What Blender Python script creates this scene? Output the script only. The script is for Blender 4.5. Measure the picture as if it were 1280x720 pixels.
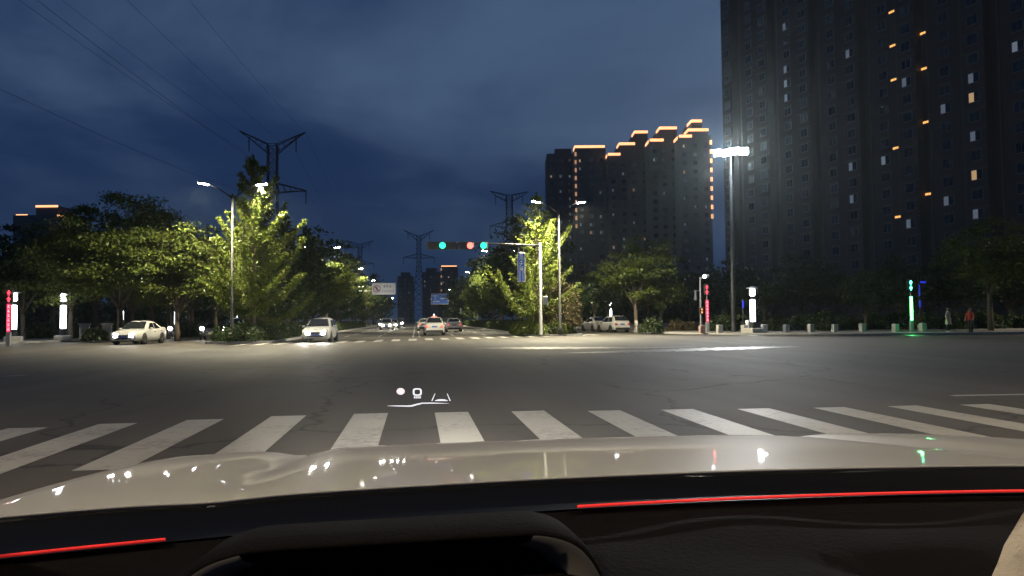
import bpy, math, random
import numpy as np
from mathutils import Vector, Matrix

R = math.radians
SC = bpy.context.scene
COL = SC.collection
for o in list(bpy.data.objects):
    bpy.data.objects.remove(o)

# ------------------------------------------------------------------ camera
EYE = Vector((0, 0, 1.4))
YAW, PITCH, ROLL, FPX = 7.35, 2.35, 0.55, 930.0
fw = Vector((math.sin(R(YAW)) * math.cos(R(PITCH)), math.cos(R(YAW)) * math.cos(R(PITCH)), math.sin(R(PITCH))))
rt = fw.cross(Vector((0, 0, 1))).normalized()
up = rt.cross(fw).normalized()
c_, s_ = math.cos(R(ROLL)), math.sin(R(ROLL))
rt, up = rt * c_ - up * s_, up * c_ + rt * s_
cd = bpy.data.cameras.new('camera')
cam = bpy.data.objects.new('camera', cd)
COL.objects.link(cam)
M = Matrix((rt, up, -fw)).transposed().to_4x4()
M.translation = EYE
cam.matrix_world = M
cd.sensor_width = 36
cd.lens = 36 * FPX / 1280
cd.clip_start = 0.05
cd.clip_end = 6000
SC.camera = cam

# ------------------------------------------------------------------ sky, faint last daylight, exposure
world = bpy.data.worlds.new('World')
SC.world = world
world.use_nodes = True
wn, wl = world.node_tree.nodes, world.node_tree.links
wn.clear()
wo = wn.new('ShaderNodeOutputWorld')
bg = wn.new('ShaderNodeBackground')
sky = wn.new('ShaderNodeTexSky')
sky.sky_type = 'NISHITA'
sky.sun_disc = False
sky.sun_elevation = R(-3.0)
sky.sun_rotation = R(200)
sky.air_density = 1.0
sky.dust_density = 0.3
sky.ozone_density = 4.0
tc = wn.new('ShaderNodeTexCoord')
sep = wn.new('ShaderNodeSeparateXYZ')
wl.new(tc.outputs['Generated'], sep.inputs[0])


def wmath(op, a, b=None, clamp=False):
    n = wn.new('ShaderNodeMath')
    n.operation = op
    n.use_clamp = clamp
    for i, v in enumerate((a, b)):
        if v is None:
            continue
        if isinstance(v, (int, float)):
            n.inputs[i].default_value = v
        else:
            wl.new(v, n.inputs[i])
    return n.outputs[0]


# clouds lie on a flat layer overhead: project the view direction onto it
zz = wmath('ADD', wmath('MAXIMUM', sep.outputs[2], 0.0), 0.30)
cx = wmath('DIVIDE', sep.outputs[0], zz)
cy = wmath('DIVIDE', sep.outputs[1], zz)
comb = wn.new('ShaderNodeCombineXYZ')
wl.new(cx, comb.inputs[0])
wl.new(cy, comb.inputs[1])
comb.inputs[2].default_value = 3.7


def wnoise(scale, detail, rough, dist, off):
    mp = wn.new('ShaderNodeMapping')
    mp.inputs['Location'].default_value = off
    wl.new(comb.outputs[0], mp.inputs[0])
    n = wn.new('ShaderNodeTexNoise')
    n.inputs['Scale'].default_value = scale
    n.inputs['Detail'].default_value = detail
    n.inputs['Roughness'].default_value = rough
    n.inputs['Distortion'].default_value = dist
    wl.new(mp.outputs[0], n.inputs['Vector'])
    return n.outputs['Fac']


big = wnoise(1.0, 5, 0.5, 0.4, (2.69, 16.95, 0))
small = wnoise(3.4, 5, 0.6, 0.3, (5, 2, 0))
mix = wmath('ADD', wmath('MULTIPLY', big, 0.80), wmath('MULTIPLY', small, 0.20))
mr = wn.new('ShaderNodeMapRange')
mr.inputs['From Min'].default_value = 0.42
mr.inputs['From Max'].default_value = 0.70
mr.interpolation_type = 'SMOOTHSTEP'
wl.new(mix, mr.inputs['Value'])
cm = wn.new('ShaderNodeMix')
cm.data_type = 'RGBA'
cm.inputs['A'].default_value = (0.0105, 0.0275, 0.078, 1)
cm.inputs['B'].default_value = (0.060, 0.104, 0.185, 1)
# clouds thin out towards the horizon
fade = wn.new('ShaderNodeMapRange')
fade.inputs['From Min'].default_value = 0.02
fade.inputs['From Max'].default_value = 0.26
fade.inputs['To Min'].default_value = 0.15
wl.new(sep.outputs[2], fade.inputs['Value'])
wl.new(wmath('MULTIPLY', mr.outputs[0], fade.outputs[0]), cm.inputs['Factor'])
ms = wn.new('ShaderNodeMix')
ms.data_type = 'RGBA'
ms.blend_type = 'ADD'
ms.inputs['Factor'].default_value = 1.0
sk = wn.new('ShaderNodeMix')
sk.data_type = 'RGBA'
sk.blend_type = 'MULTIPLY'
sk.inputs['Factor'].default_value = 1.0
wl.new(sky.outputs[0], sk.inputs['A'])
sk.inputs['B'].default_value = (0.1, 0.1, 0.1, 1)
wl.new(cm.outputs['Result'], ms.inputs['A'])
wl.new(sk.outputs['Result'], ms.inputs['B'])
wl.new(ms.outputs['Result'], bg.inputs['Color'])
bg.inputs['Strength'].default_value = 1.0
wl.new(bg.outputs[0], wo.inputs[0])

sd = bpy.data.lights.new('sun', 'SUN')
sd.energy = 0.01
sd.angle = R(20)
sd.color = (0.75, 0.85, 1.0)
sun = bpy.data.objects.new('sun', sd)
COL.objects.link(sun)
sun.rotation_euler = (R(80), 0, R(-20))

vs = SC.view_settings
vs.view_transform = 'Standard'
vs.look = 'None'
vs.exposure = 0.0
vs.gamma = 1.0
vs.use_curve_mapping = False
SC.cycles.use_denoising = True
SC.cycles.max_bounces = 6
SC.cycles.transparent_max_bounces = 16
SC.cycles.sample_clamp_indirect = 4
SC.cycles.use_light_tree = True


# ------------------------------------------------------------------ measuring: photo pixel -> place on the ground
def ray(px, py):
    return (fw + rt * ((px - 640) / FPX) + up * ((360 - py) / FPX))


def horizon(px):
    a, b = ray(px, 0), ray(px, 720)
    t = a.z / (a.z - b.z)
    return 720 * t


def G(px, py):
    d = ray(px, py)
    return EYE + d * (-EYE.z / d.z)


def at(px, py, d):
    return EYE + ray(px, py) * d


def base(px, d, z=0.0):
    p = at(px, horizon(px), d)
    return Vector((p.x, p.y, z))


def hgt(px, py, d):
    return at(px, py, d).z


# ------------------------------------------------------------------ materials
MATS = {}


def _new(name):
    m = bpy.data.materials.new(name)
    m.use_nodes = True
    return m, m.node_tree.nodes, m.node_tree.links


def mat(name, col, rough=0.6, metal=0.0, var=0.0, scale=4.0, bump=0.0, coat=0.0, spec=0.5, col2=None):
    if name in MATS:
        return MATS[name]
    m, n, l = _new(name)
    b = n['Principled BSDF']
    b.inputs['Base Color'].default_value = (*col, 1)
    b.inputs['Roughness'].default_value = rough
    b.inputs['Metallic'].default_value = metal
    b.inputs['Coat Weight'].default_value = coat
    b.inputs['Coat Roughness'].default_value = 0.04
    b.inputs['Specular IOR Level'].default_value = spec
    if var or bump:
        t = n.new('ShaderNodeTexCoord')
        z = n.new('ShaderNodeTexNoise')
        z.inputs['Scale'].default_value = scale
        z.inputs['Detail'].default_value = 6
        z.inputs['Roughness'].default_value = 0.65
        l.new(t.outputs['Object'], z.inputs['Vector'])
        if var:
            r = n.new('ShaderNodeMix')
            r.data_type = 'RGBA'
            lo = tuple(c * (1 - var) for c in col) if col2 is None else col2
            hi = tuple(min(1, c * (1 + var)) for c in col)
            r.inputs['A'].default_value = (*lo, 1)
            r.inputs['B'].default_value = (*hi, 1)
            l.new(z.outputs['Fac'], r.inputs['Factor'])
            l.new(r.outputs['Result'], b.inputs['Base Color'])
        if bump:
            u = n.new('ShaderNodeBump')
            u.inputs['Strength'].default_value = bump
            u.inputs['Distance'].default_value = 0.02
            l.new(z.outputs['Fac'], u.inputs['Height'])
            l.new(u.outputs[0], b.inputs['Normal'])
    MATS[name] = m
    return m


def em(name, col, strength):
    if name in MATS:
        return MATS[name]
    m, n, l = _new(name)
    b = n['Principled BSDF']
    b.inputs['Base Color'].default_value = (*[min(1, c) for c in col], 1)
    b.inputs['Emission Color'].default_value = (*col, 1)
    b.inputs['Emission Strength'].default_value = strength
    MATS[name] = m
    return m


def leaf_mat(name, c1, c2):
    m, n, l = _new(name)
    n.remove(n['Principled BSDF'])
    out = n['Material Output']
    g = n.new('ShaderNodeNewGeometry')
    r = n.new('ShaderNodeMix')
    r.data_type = 'RGBA'
    r.inputs['A'].default_value = (*c1, 1)
    r.inputs['B'].default_value = (*c2, 1)
    l.new(g.outputs['Random Per Island'], r.inputs['Factor'])
    d = n.new('ShaderNodeBsdfDiffuse')
    t = n.new('ShaderNodeBsdfTranslucent')
    gl = n.new('ShaderNodeBsdfGlossy')
    gl.inputs['Roughness'].default_value = 0.45
    x = n.new('ShaderNodeMixShader')
    x.inputs[0].default_value = 0.35
    y = n.new('ShaderNodeMixShader')
    y.inputs[0].default_value = 0.02
    l.new(r.outputs['Result'], d.inputs[0])
    l.new(r.outputs['Result'], t.inputs[0])
    l.new(d.outputs[0], x.inputs[1])
    l.new(t.outputs[0], x.inputs[2])
    l.new(x.outputs[0], y.inputs[1])
    l.new(gl.outputs[0], y.inputs[2])
    l.new(y.outputs[0], out.inputs[0])
    MATS[name] = m
    return m


def asphalt():
    m, n, l = _new('asphalt')
    b = n['Principled BSDF']
    t = n.new('ShaderNodeTexCoord')
    z1 = n.new('ShaderNodeTexNoise')
    z1.inputs['Scale'].default_value = 0.22
    z1.inputs['Detail'].default_value = 5
    z2 = n.new('ShaderNodeTexNoise')
    z2.inputs['Scale'].default_value = 28
    z2.inputs['Detail'].default_value = 3
    z3 = n.new('ShaderNodeTexVoronoi')
    z3.inputs['Scale'].default_value = 90
    l.new(t.outputs['Object'], z3.inputs['Vector'])
    # tyre-polished lanes: noise stretched along the road
    mp = n.new('ShaderNodeMapping')
    mp.inputs['Scale'].default_value = (0.75, 0.03, 1)
    z4 = n.new('ShaderNodeTexNoise')
    z4.inputs['Scale'].default_value = 1.0
    z4.inputs['Detail'].default_value = 3
    l.new(t.outputs['Object'], mp.inputs[0])
    l.new(mp.outputs[0], z4.inputs['Vector'])
    for z in (z1, z2):
        l.new(t.outputs['Object'], z.inputs['Vector'])
    a = n.new('ShaderNodeMath'); a.operation = 'MULTIPLY_ADD'
    l.new(z1.outputs['Fac'], a.inputs[0]); a.inputs[1].default_value = 0.5
    l.new(z4.outputs['Fac'], a.inputs[2])
    c = n.new('ShaderNodeMath'); c.operation = 'MULTIPLY_ADD'
    l.new(z2.outputs['Fac'], c.inputs[0]); c.inputs[1].default_value = 0.45
    l.new(a.outputs[0], c.inputs[2])
    r = n.new('ShaderNodeMapRange')
    r.inputs['From Min'].default_value = 0.6
    r.inputs['From Max'].default_value = 1.35
    l.new(c.outputs[0], r.inputs['Value'])
    x = n.new('ShaderNodeMix'); x.data_type = 'RGBA'
    x.inputs['A'].default_value = (0.036, 0.033, 0.029, 1)
    x.inputs['B'].default_value = (0.092, 0.085, 0.073, 1)
    l.new(r.outputs[0], x.inputs['Factor'])
    wz = n.new('ShaderNodeTexNoise')
    wz.inputs['Scale'].default_value = 0.7
    wz.inputs['Detail'].default_value = 6
    l.new(t.outputs['Object'], wz.inputs['Vector'])
    wa = n.new('ShaderNodeVectorMath'); wa.operation = 'MULTIPLY_ADD'
    l.new(wz.outputs['Color'], wa.inputs[0]); wa.inputs[1].default_value = (2.2, 2.2, 0)
    l.new(t.outputs['Object'], wa.inputs[2])
    vo = n.new('ShaderNodeTexVoronoi'); vo.feature = 'DISTANCE_TO_EDGE'
    vo.inputs['Scale'].default_value = 0.16
    l.new(wa.outputs[0], vo.inputs['Vector'])
    cr = n.new('ShaderNodeMapRange')
    cr.inputs['From Min'].default_value = 0.0
    cr.inputs['From Max'].default_value = 0.010
    cr.inputs['To Min'].default_value = 0.35
    l.new(vo.outputs['Distance'], cr.inputs['Value'])
    xm = n.new('ShaderNodeMix'); xm.data_type = 'RGBA'; xm.blend_type = 'MULTIPLY'
    xm.inputs['Factor'].default_value = 1.0
    l.new(x.outputs['Result'], xm.inputs['A'])
    l.new(cr.outputs[0], xm.inputs['B'])
    l.new(xm.outputs['Result'], b.inputs['Base Color'])
    q = n.new('ShaderNodeMapRange')
    q.inputs['To Min'].default_value = 0.60
    q.inputs['To Max'].default_value = 0.80
    l.new(z1.outputs['Fac'], q.inputs['Value'])
    l.new(q.outputs[0], b.inputs['Roughness'])
    b.inputs['Specular IOR Level'].default_value = 0.22
    u = n.new('ShaderNodeBump')
    u.inputs['Strength'].default_value = 0.35
    u.inputs['Distance'].default_value = 0.006
    l.new(z3.outputs['Distance'], u.inputs['Height'])
    l.new(u.outputs[0], b.inputs['Normal'])
    MATS['asphalt'] = m
    return m


def road_paint():
    m, n, l = _new('road_paint')
    b = n['Principled BSDF']
    t = n.new('ShaderNodeTexCoord')
    g = n.new('ShaderNodeNewGeometry')
    z = n.new('ShaderNodeTexNoise')
    z.inputs['Scale'].default_value = 9
    z.inputs['Detail'].default_value = 8
    z.inputs['Roughness'].default_value = 0.7
    z2 = n.new('ShaderNodeTexNoise')
    z2.inputs['Scale'].default_value = 0.9
    z2.inputs['Detail'].default_value = 4
    l.new(g.outputs['Position'], z.inputs['Vector'])
    l.new(g.outputs['Position'], z2.inputs['Vector'])
    a = n.new('ShaderNodeMath'); a.operation = 'MULTIPLY_ADD'
    l.new(z2.outputs['Fac'], a.inputs[0]); a.inputs[1].default_value = 0.6
    l.new(z.outputs['Fac'], a.inputs[2])
    r = n.new('ShaderNodeMapRange')
    r.inputs['From Min'].default_value = 0.50
    r.inputs['From Max'].default_value = 0.80
    l.new(a.outputs[0], r.inputs['Value'])
    x = n.new('ShaderNodeMix'); x.data_type = 'RGBA'
    x.inputs['A'].default_value = (0.11, 0.107, 0.098, 1)
    x.inputs['B'].default_value = (0.33, 0.32, 0.285, 1)
    l.new(r.outputs[0], x.inputs['Factor'])
    l.new(x.outputs['Result'], b.inputs['Base Color'])
    b.inputs['Roughness'].default_value = 0.55
    MATS['road_paint'] = m
    return m


ASPH = asphalt()
PAINT = road_paint()
LEAF = leaf_mat('leaves_broad', (0.045, 0.075, 0.014), (0.125, 0.145, 0.024))
LEAF2 = leaf_mat('leaves_feathery', (0.060, 0.095, 0.014), (0.140, 0.160, 0.024))
LEAF3 = leaf_mat('leaves_dark', (0.025, 0.045, 0.016), (0.060, 0.085, 0.028))
LEAF4 = leaf_mat('leaves_reddish', (0.070, 0.060, 0.025), (0.120, 0.095, 0.045))
BARK = mat('bark', (0.10, 0.078, 0.055), 0.9, var=0.4, scale=6, bump=0.6)
LIMEWASH = mat('limewash', (0.72, 0.70, 0.64), 0.9, var=0.15, scale=8)
STEEL = mat('galvanised_steel', (0.32, 0.33, 0.33), 0.45, 0.6, var=0.15, scale=3)
GREYPOLE = mat('grey_pole_paint', (0.018, 0.020, 0.019), 0.6, 0.1, var=0.25, scale=2)
DARKPOLE = mat('dark_pole_paint', (0.018, 0.019, 0.020), 0.7, 0.0, var=0.2, scale=2)
DARKSTEEL = mat('dark_steel', (0.045, 0.047, 0.05), 0.5, 0.5, var=0.2, scale=3)
BLACK = mat('black_plastic', (0.016, 0.016, 0.017), 0.55)
RUBBER = mat('rubber', (0.012, 0.012, 0.012), 0.85)
CONC = mat('pale_concrete', (0.34, 0.33, 0.30), 0.85, var=0.3, scale=3, bump=0.3)
KERB = mat('kerb_granite', (0.33, 0.32, 0.30), 0.8, var=0.35, scale=5, bump=0.2)
PAVE = mat('pavement_tiles', (0.17, 0.155, 0.14), 0.85, var=0.35, scale=1.3, bump=0.2)
SOIL = mat('soil', (0.045, 0.05, 0.03), 0.95, var=0.4, scale=0.5)
CHROME = mat('chrome', (0.6, 0.6, 0.6), 0.15, 1.0)
GLASSD = mat('tinted_glass', (0.012, 0.014, 0.016), 0.06, 0.0, spec=0.7)
WHITECAR = mat('white_car_paint', (0.38, 0.375, 0.36), 0.4, coat=0.6, var=0.06, scale=2)
SILVER = mat('silver_car_paint', (0.42, 0.43, 0.44), 0.35, 0.3, coat=0.7)
DARKCAR = mat('dark_car_paint', (0.05, 0.03, 0.03), 0.3, coat=0.8)
BLUEW = mat('blue_sign_face', (0.045, 0.17, 0.66), 0.4)
WHITE = mat('white_sign_face', (0.75, 0.73, 0.68), 0.5)
INK = mat('sign_ink', (0.06, 0.05, 0.04), 0.6)
REDP = mat('red_sign_ring', (0.35, 0.10, 0.07), 0.5)

E_LAMP = em('lamp_lens', (1.0, 0.94, 0.80), 110)
E_FLOOD = em('flood_lens', (0.80, 0.91, 1.0), 450)
E_TUBE = em('column_diffuser', (0.93, 0.97, 1.0), 9)
E_HEAD = em('headlight_lens', (1.0, 0.96, 0.88), 130)
E_TAIL = em('tail_lamp', (1.0, 0.14, 0.09), 1.0)
E_TAILOFF = mat('tail_lamp_unlit', (0.30, 0.02, 0.015), 0.2, coat=0.6)
E_RED = em('signal_red', (1.0, 0.16, 0.12), 3.0)
E_GREEN = em('signal_green', (0.03, 0.95, 0.52), 1.7)
E_PRED = em('pole_red', (1.0, 0.03, 0.09), 1.6)
E_PREDT = em('pole_red_text', (1.0, 0.35, 0.40), 2.0)
E_PGRN = em('pole_green', (0.08, 1.0, 0.20), 12)
E_PGRN2 = em('pole_green_text', (0.5, 1.0, 0.6), 9)
E_BLUE = em('led_blue', (0.03, 0.06, 1.0), 0.5)
E_GOLD = em('led_gold', (1.0, 0.46, 0.20), 2.0)
E_GOLDD = em('led_gold_dim', (1.0, 0.50, 0.24), 0.5)
E_WARM = em('window_warm', (1.0, 0.62, 0.30), 0.40)
E_ORANGE = em('window_orange', (1.0, 0.45, 0.12), 1.5)
E_PALE = em('window_pale', (0.85, 0.92, 1.0), 0.11)
E_DIMW = em('window_dim', (0.9, 0.95, 1.0), 0.06)
E_STRIP = em('ambient_strip', (1.0, 0.035, 0.03), 0.42)
E_HUD = em('display_white', (0.95, 0.95, 1.0), 1.1)
E_HUDP = em('display_pink', (1.0, 0.85, 0.85), 1.1)
E_WARN = em('warning_amber', (1.0, 0.35, 0.08), 1.0)


# ------------------------------------------------------------------ mesh helpers
class MB:
    def __init__(s):
        s.v, s.f, s.m = [], [], []
        s.cur = 0

    def add(s, vs_, fs_):
        o = len(s.v)
        s.v += [tuple(p) for p in vs_]
        for f in fs_:
            s.f.append(tuple(i + o for i in f))
            s.m.append(s.cur)
        return s

    def box(s, c, size, rz=0.0, bev=0.0):
        hx, hy, hz = size[0] / 2, size[1] / 2, size[2] / 2
        cr, sr = math.cos(rz), math.sin(rz)
        if bev <= 0:
            P = [(x, y, z) for z in (-hz, hz) for (x, y) in ((-hx, -hy), (hx, -hy), (hx, hy), (-hx, hy))]
            F = [(3, 2, 1, 0), (4, 5, 6, 7), (0, 1, 5, 4), (1, 2, 6, 5), (2, 3, 7, 6), (3, 0, 4, 7)]
        else:
            b = bev
            ring = [(-hx + b, -hy), (hx - b, -hy), (hx, -hy + b), (hx, hy - b), (hx - b, hy), (-hx + b, hy), (-hx, hy - b), (-hx, -hy + b)]
            inn = [(x * (1 - b / hx), y * (1 - b / hy)) for x, y in ring]
            P = [(x, y, -hz) for x, y in ring] + [(x, y, hz - b) for x, y in ring] + [(x, y, hz) for x, y in inn]
            F = [tuple(range(7, -1, -1)), tuple(range(16, 24))]
            for k in range(8):
                q = (k + 1) % 8
                F += [(k, q, 8 + q, 8 + k), (8 + k, 8 + q, 16 + q, 16 + k)]
        return s.add([(c[0] + x * cr - y * sr, c[1] + x * sr + y * cr, c[2] + z) for x, y, z in P], F)

    def tube(s, pts, rad, n=8, cap=True):
        pts = [Vector(p) for p in pts]
        if isinstance(rad, (int, float)):
            rad = [rad] * len(pts)
        V, F = [], []
        prev = None
        for i, p in enumerate(pts):
            d = (pts[min(i + 1, len(pts) - 1)] - pts[max(i - 1, 0)])
            d = d.normalized() if d.length > 1e-9 else Vector((0, 0, 1))
            ref = prev if prev is not None else (Vector((1, 0, 0)) if abs(d.x) < 0.9 else Vector((0, 1, 0)))
            a = (ref - d * ref.dot(d))
            a = a.normalized() if a.length > 1e-6 else d.orthogonal().normalized()
            prev = a
            b = d.cross(a)
            for k in range(n):
                t = 2 * math.pi * k / n
                V.append(p + (a * math.cos(t) + b * math.sin(t)) * rad[i])
        for i in range(len(pts) - 1):
            for k in range(n):
                q = (k + 1) % n
                F.append((i * n + k, i * n + q, (i + 1) * n + q, (i + 1) * n + k))
        if cap:
            F.append(tuple(range(n - 1, -1, -1)))
            e = (len(pts) - 1) * n
            F.append(tuple(range(e, e + n)))
        return s.add(V, F)

    def lathe(s, c, prof, n=16):
        V, F = [], []
        for r, z in prof:
            for k in range(n):
                t = 2 * math.pi * k / n
                V.append((c[0] + r * math.cos(t), c[1] + r * math.sin(t), c[2] + z))
        for i in range(len(prof) - 1):
            for k in range(n):
                q = (k + 1) % n
                F.append((i * n + k, i * n + q, (i + 1) * n + q, (i + 1) * n + k))
        F.append(tuple(range(n - 1, -1, -1)))
        e = (len(prof) - 1) * n
        F.append(tuple(range(e, e + n)))
        return s.add(V, F)

    def disc_y(s, c, r, t, n=20, ry=None):
        """short cylinder whose axis is the local Y axis"""
        V, F = [], []
        for y in (-t / 2, t / 2):
            for k in range(n):
                a = 2 * math.pi * k / n
                V.append((c[0] + r * math.cos(a), c[1] + y, c[2] + (ry or r) * math.sin(a)))
        for k in range(n):
            q = (k + 1) % n
            F.append((k, q, n + q, n + k))
        F += [tuple(range(n - 1, -1, -1)), tuple(range(n, 2 * n))]
        return s.add(V, F)

    def disc_x(s, c, prof, n=20):
        """lathe round the local X axis; prof = (radius, x)"""
        V, F = [], []
        for r, x in prof:
            for k in range(n):
                a = 2 * math.pi * k / n
                V.append((c[0] + x, c[1] + r * math.cos(a), c[2] + r * math.sin(a)))
        for i in range(len(prof) - 1):
            for k in range(n):
                q = (k + 1) % n
                F.append((i * n + k, i * n + q, (i + 1) * n + q, (i + 1) * n + k))
        F.append(tuple(range(n - 1, -1, -1)))
        e = (len(prof) - 1) * n
        F.append(tuple(range(e, e + n)))
        return s.add(V, F)

    def grid(s, P):
        """P[i][j] = point"""
        ni, nj = len(P), len(P[0])
        V = [p for row in P for p in row]
        F = [(i * nj + j, i * nj + j + 1, (i + 1) * nj + j + 1, (i + 1) * nj + j) for i in range(ni - 1) for j in range(nj - 1)]
        return s.add(V, F)

    def poly(s, pts, z0, z1):
        n = len(pts)
        V = [(x, y, z0) for x, y in pts] + [(x, y, z1) for x, y in pts]
        F = [tuple(range(n - 1, -1, -1)), tuple(range(n, 2 * n))]
        F += [(k, (k + 1) % n, n + (k + 1) % n, n + k) for k in range(n)]
        return s.add(V, F)

    def mesh(s, name, mats, smooth=False):
        me = bpy.data.meshes.new(name)
        me.from_pydata(s.v, [], s.f)
        for m in (mats if isinstance(mats, (list, tuple)) else [mats]):
            me.materials.append(m)
        if isinstance(mats, (list, tuple)) and len(mats) > 1:
            me.polygons.foreach_set('material_index', s.m)
        if smooth:
            me.polygons.foreach_set('use_smooth', [True] * len(me.polygons))
        me.update()
        return me

    def build(s, name, mats, parent=None, smooth=False, loc=None):
        o = bpy.data.objects.new(name, s.mesh(name, mats, smooth))
        COL.objects.link(o)
        if parent is not None:
            o.parent = parent
        if loc is not None:
            o.location = loc
        return o


def tag(o, label=None, cat=None, group=None, kind=None):
    if label:
        o['label'] = label
    if cat:
        o['category'] = cat
    if group:
        o['group'] = group
    if kind:
        o['kind'] = kind
    return o


def empty(name, loc=(0, 0, 0), rz=0.0, label=None, cat=None, group=None):
    o = bpy.data.objects.new(name, None)
    COL.objects.link(o)
    o.location = loc
    o.rotation_euler = (0, 0, rz)
    return tag(o, label, cat, group)


def kids(o):
    return [c for c in bpy.data.objects if c.parent == o]


TREE_OF = {}


def copy_tree(o, parent=None):
    c = o.copy()
    COL.objects.link(c)
    c.parent = parent
    for ch in o.children:
        copy_tree(ch, c)
    return c


def light(kind, loc, energy, color, size=0.15, aim=None, cone=160, blend=0.4, parent=None):
    l = bpy.data.lights.new('lamp_light', kind)
    l.energy = energy
    l.color = color
    l.shadow_soft_size = size
    if kind == 'SPOT':
        l.spot_size = R(cone)
        l.spot_blend = blend
    o = bpy.data.objects.new('lamp_light', l)
    COL.objects.link(o)
    o.location = loc
    d = Vector(aim) if aim is not None else Vector((0, 0, -1))
    o.rotation_euler = d.to_track_quat('-Z', 'Y').to_euler()
    if parent is not None:
        o.parent = parent
    return o


def text_mesh(body, size, thick=0.004):
    cu = bpy.data.curves.new('lettering', 'FONT')
    cu.body = body
    cu.size = size
    cu.align_x = 'CENTER'
    cu.align_y = 'CENTER'
    cu.extrude = thick
    cu.offset = size * 0.022
    o = bpy.data.objects.new('lettering', cu)
    COL.objects.link(o)
    bpy.context.view_layer.update()
    me = bpy.data.meshes.new_from_object(o.evaluated_get(bpy.context.evaluated_depsgraph_get()))
    bpy.data.objects.remove(o)
    return me


ORD = ('first', 'second', 'third', 'fourth', 'fifth', 'sixth', 'seventh', 'eighth', 'ninth', 'tenth', 'eleventh', 'twelfth', 'thirteenth', 'fourteenth', 'fifteenth', 'sixteenth', 'seventeenth')
rnd = random.Random(7)

# ------------------------------------------------------------------ the ground, road, pavements
g = MB()
g.add([(-3000, -600, -0.03), (3000, -600, -0.03), (3000, 4500, -0.03), (-3000, 4500, -0.03)], [(0, 1, 2, 3)])
tag(g.build('ground', SOIL), kind='structure')

g = MB()
xs = [-400, -20.5, 20.5, 400]
ys = [-80, 4, 52, 900]
for i in range(3):
    for j in range(3):
        if i == 1 or j == 1:
            g.add([(xs[i], ys[j], 0), (xs[i + 1], ys[j], 0), (xs[i + 1], ys[j + 1], 0), (xs[i], ys[j + 1], 0)], [(0, 1, 2, 3)])
# corner fillets so that the kerb returns stand on asphalt
for a in (-1, 1):
    g.add([(a * 20.5, 52, 0), (a * 46, 52, 0), (a * 46, 70, 0), (a * 20.5, 70, 0)], [(0, 1, 2, 3)] if a > 0 else [(3, 2, 1, 0)])
road = tag(g.build('road', ASPH), kind='structure')


def arc(cx_, cy_, r, a0, a1, n=14):
    return [(cx_ + r * math.cos(R(a0 + (a1 - a0) * k / n)), cy_ + r * math.sin(R(a0 + (a1 - a0) * k / n))) for k in range(n + 1)]


def pavement(name, pts, h=0.13):
    """raised paving with a separate granite kerb along its first, road-side run of points"""
    o = MB().poly(pts, -0.02, h - 0.006).build(name, PAVE)
    return tag(o, kind='structure')


def kerb_line(pts, parent, h=0.13, w=0.18, name='kerb'):
    b = MB()
    n = len(pts)
    for k in range(n - 1):
        a, c = Vector((*pts[k], 0)), Vector((*pts[k + 1], 0))
        d = (c - a)
        L = d.length
        if L < 1e-6:
            continue
        m_ = (a + c) / 2
        b.box((m_.x, m_.y, h / 2 - 0.005), (L + 0.02, w, h), math.atan2(d.y, d.x))
    return b.build(name, KERB, parent)


GUTTER = mat('gutter_asphalt', (0.022, 0.022, 0.022), 0.30, var=0.5, scale=2.0, bump=0.1, spec=0.5)


def gutter(pts, w0, w1, sgn):
    V = []
    for k in range(len(pts)):
        a_, c_2 = Vector(pts[max(k - 1, 0)]), Vector(pts[min(k + 1, len(pts) - 1)])
        t_ = (c_2 - a_).normalized()
        nn = Vector((t_.y, -t_.x)) * sgn
        p_ = Vector(pts[k])
        V.append([(p_.x + nn.x * w0, p_.y + nn.y * w0, 0.003), (p_.x + nn.x * w1, p_.y + nn.y * w1, 0.003)])
    MB().grid(V).build('gutter', GUTTER, road)


# right far corner: kerb swings out from the service road to the cross street
pr = [(20.6, 420), (20.6, 64)] + arc(36.6, 64, 16, 180, 262)[1:] + [(60, 46.6), (400, 42)]
gutter(pr[1:], .05, 2.6, 1)
P = pavement('pavement_right', pr + [(400, 420)])
kerb_line(pr, P)
pl = [(-400, 54), (-60, 52.0), (-38, 51.6)] + arc(-38, 67, 15.4, 270, 360)[1:] + [(-20.6 - 1.9, 420)]
gutter(pl, .05, 1.2, 1)
P = pavement('pavement_left', pl + [(-400, 420)])
kerb_line(pl, P)
pn = [(21, -80), (21, -6)] + arc(31, -6, 10, 180, 90)[1:] + [(400, 4)]
P = pavement('pavement_near_right', pn + [(400, -80)])
kerb_line(pn, P)
pn = [(-21, -80), (-21, -6)] + arc(-31, -6, 10, 0, 90)[1:] + [(-400, 4)]
P = pavement('pavement_near_left', pn + [(-400, -80)])
kerb_line(pn, P)


def island(name, x0, x1, y0, y1):
    w = (x1 - x0) / 2
    xm = (x0 + x1) / 2
    pts = [(x1, y1)] + arc(xm, y0 + w, w, 0, -180, 12) + [(x0, y1)]
    o = MB().poly(pts, -0.02, 0.135).build(name, SOIL)
    tag(o, kind='structure')
    kerb_line(pts, o, 0.16)
    return o


island('island_left', -13.2, -8.9, 47.5, 420)
island('island_right', 8.9, 13.2, 57.0, 420)
island('island_near_left', -13.2, -9.5, -2 - 60, -8 + 0) if False else None


# ------------------------------------------------------------------ painted markings
def quad_mark(pts, name='zebra_stripe', z=0.004, parent=road):
    b = MB()
    b.add([(x, y, z) for x, y in pts], [(0, 1, 2, 3)])
    o = b.build(name, PAINT, parent)
    return o


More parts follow.
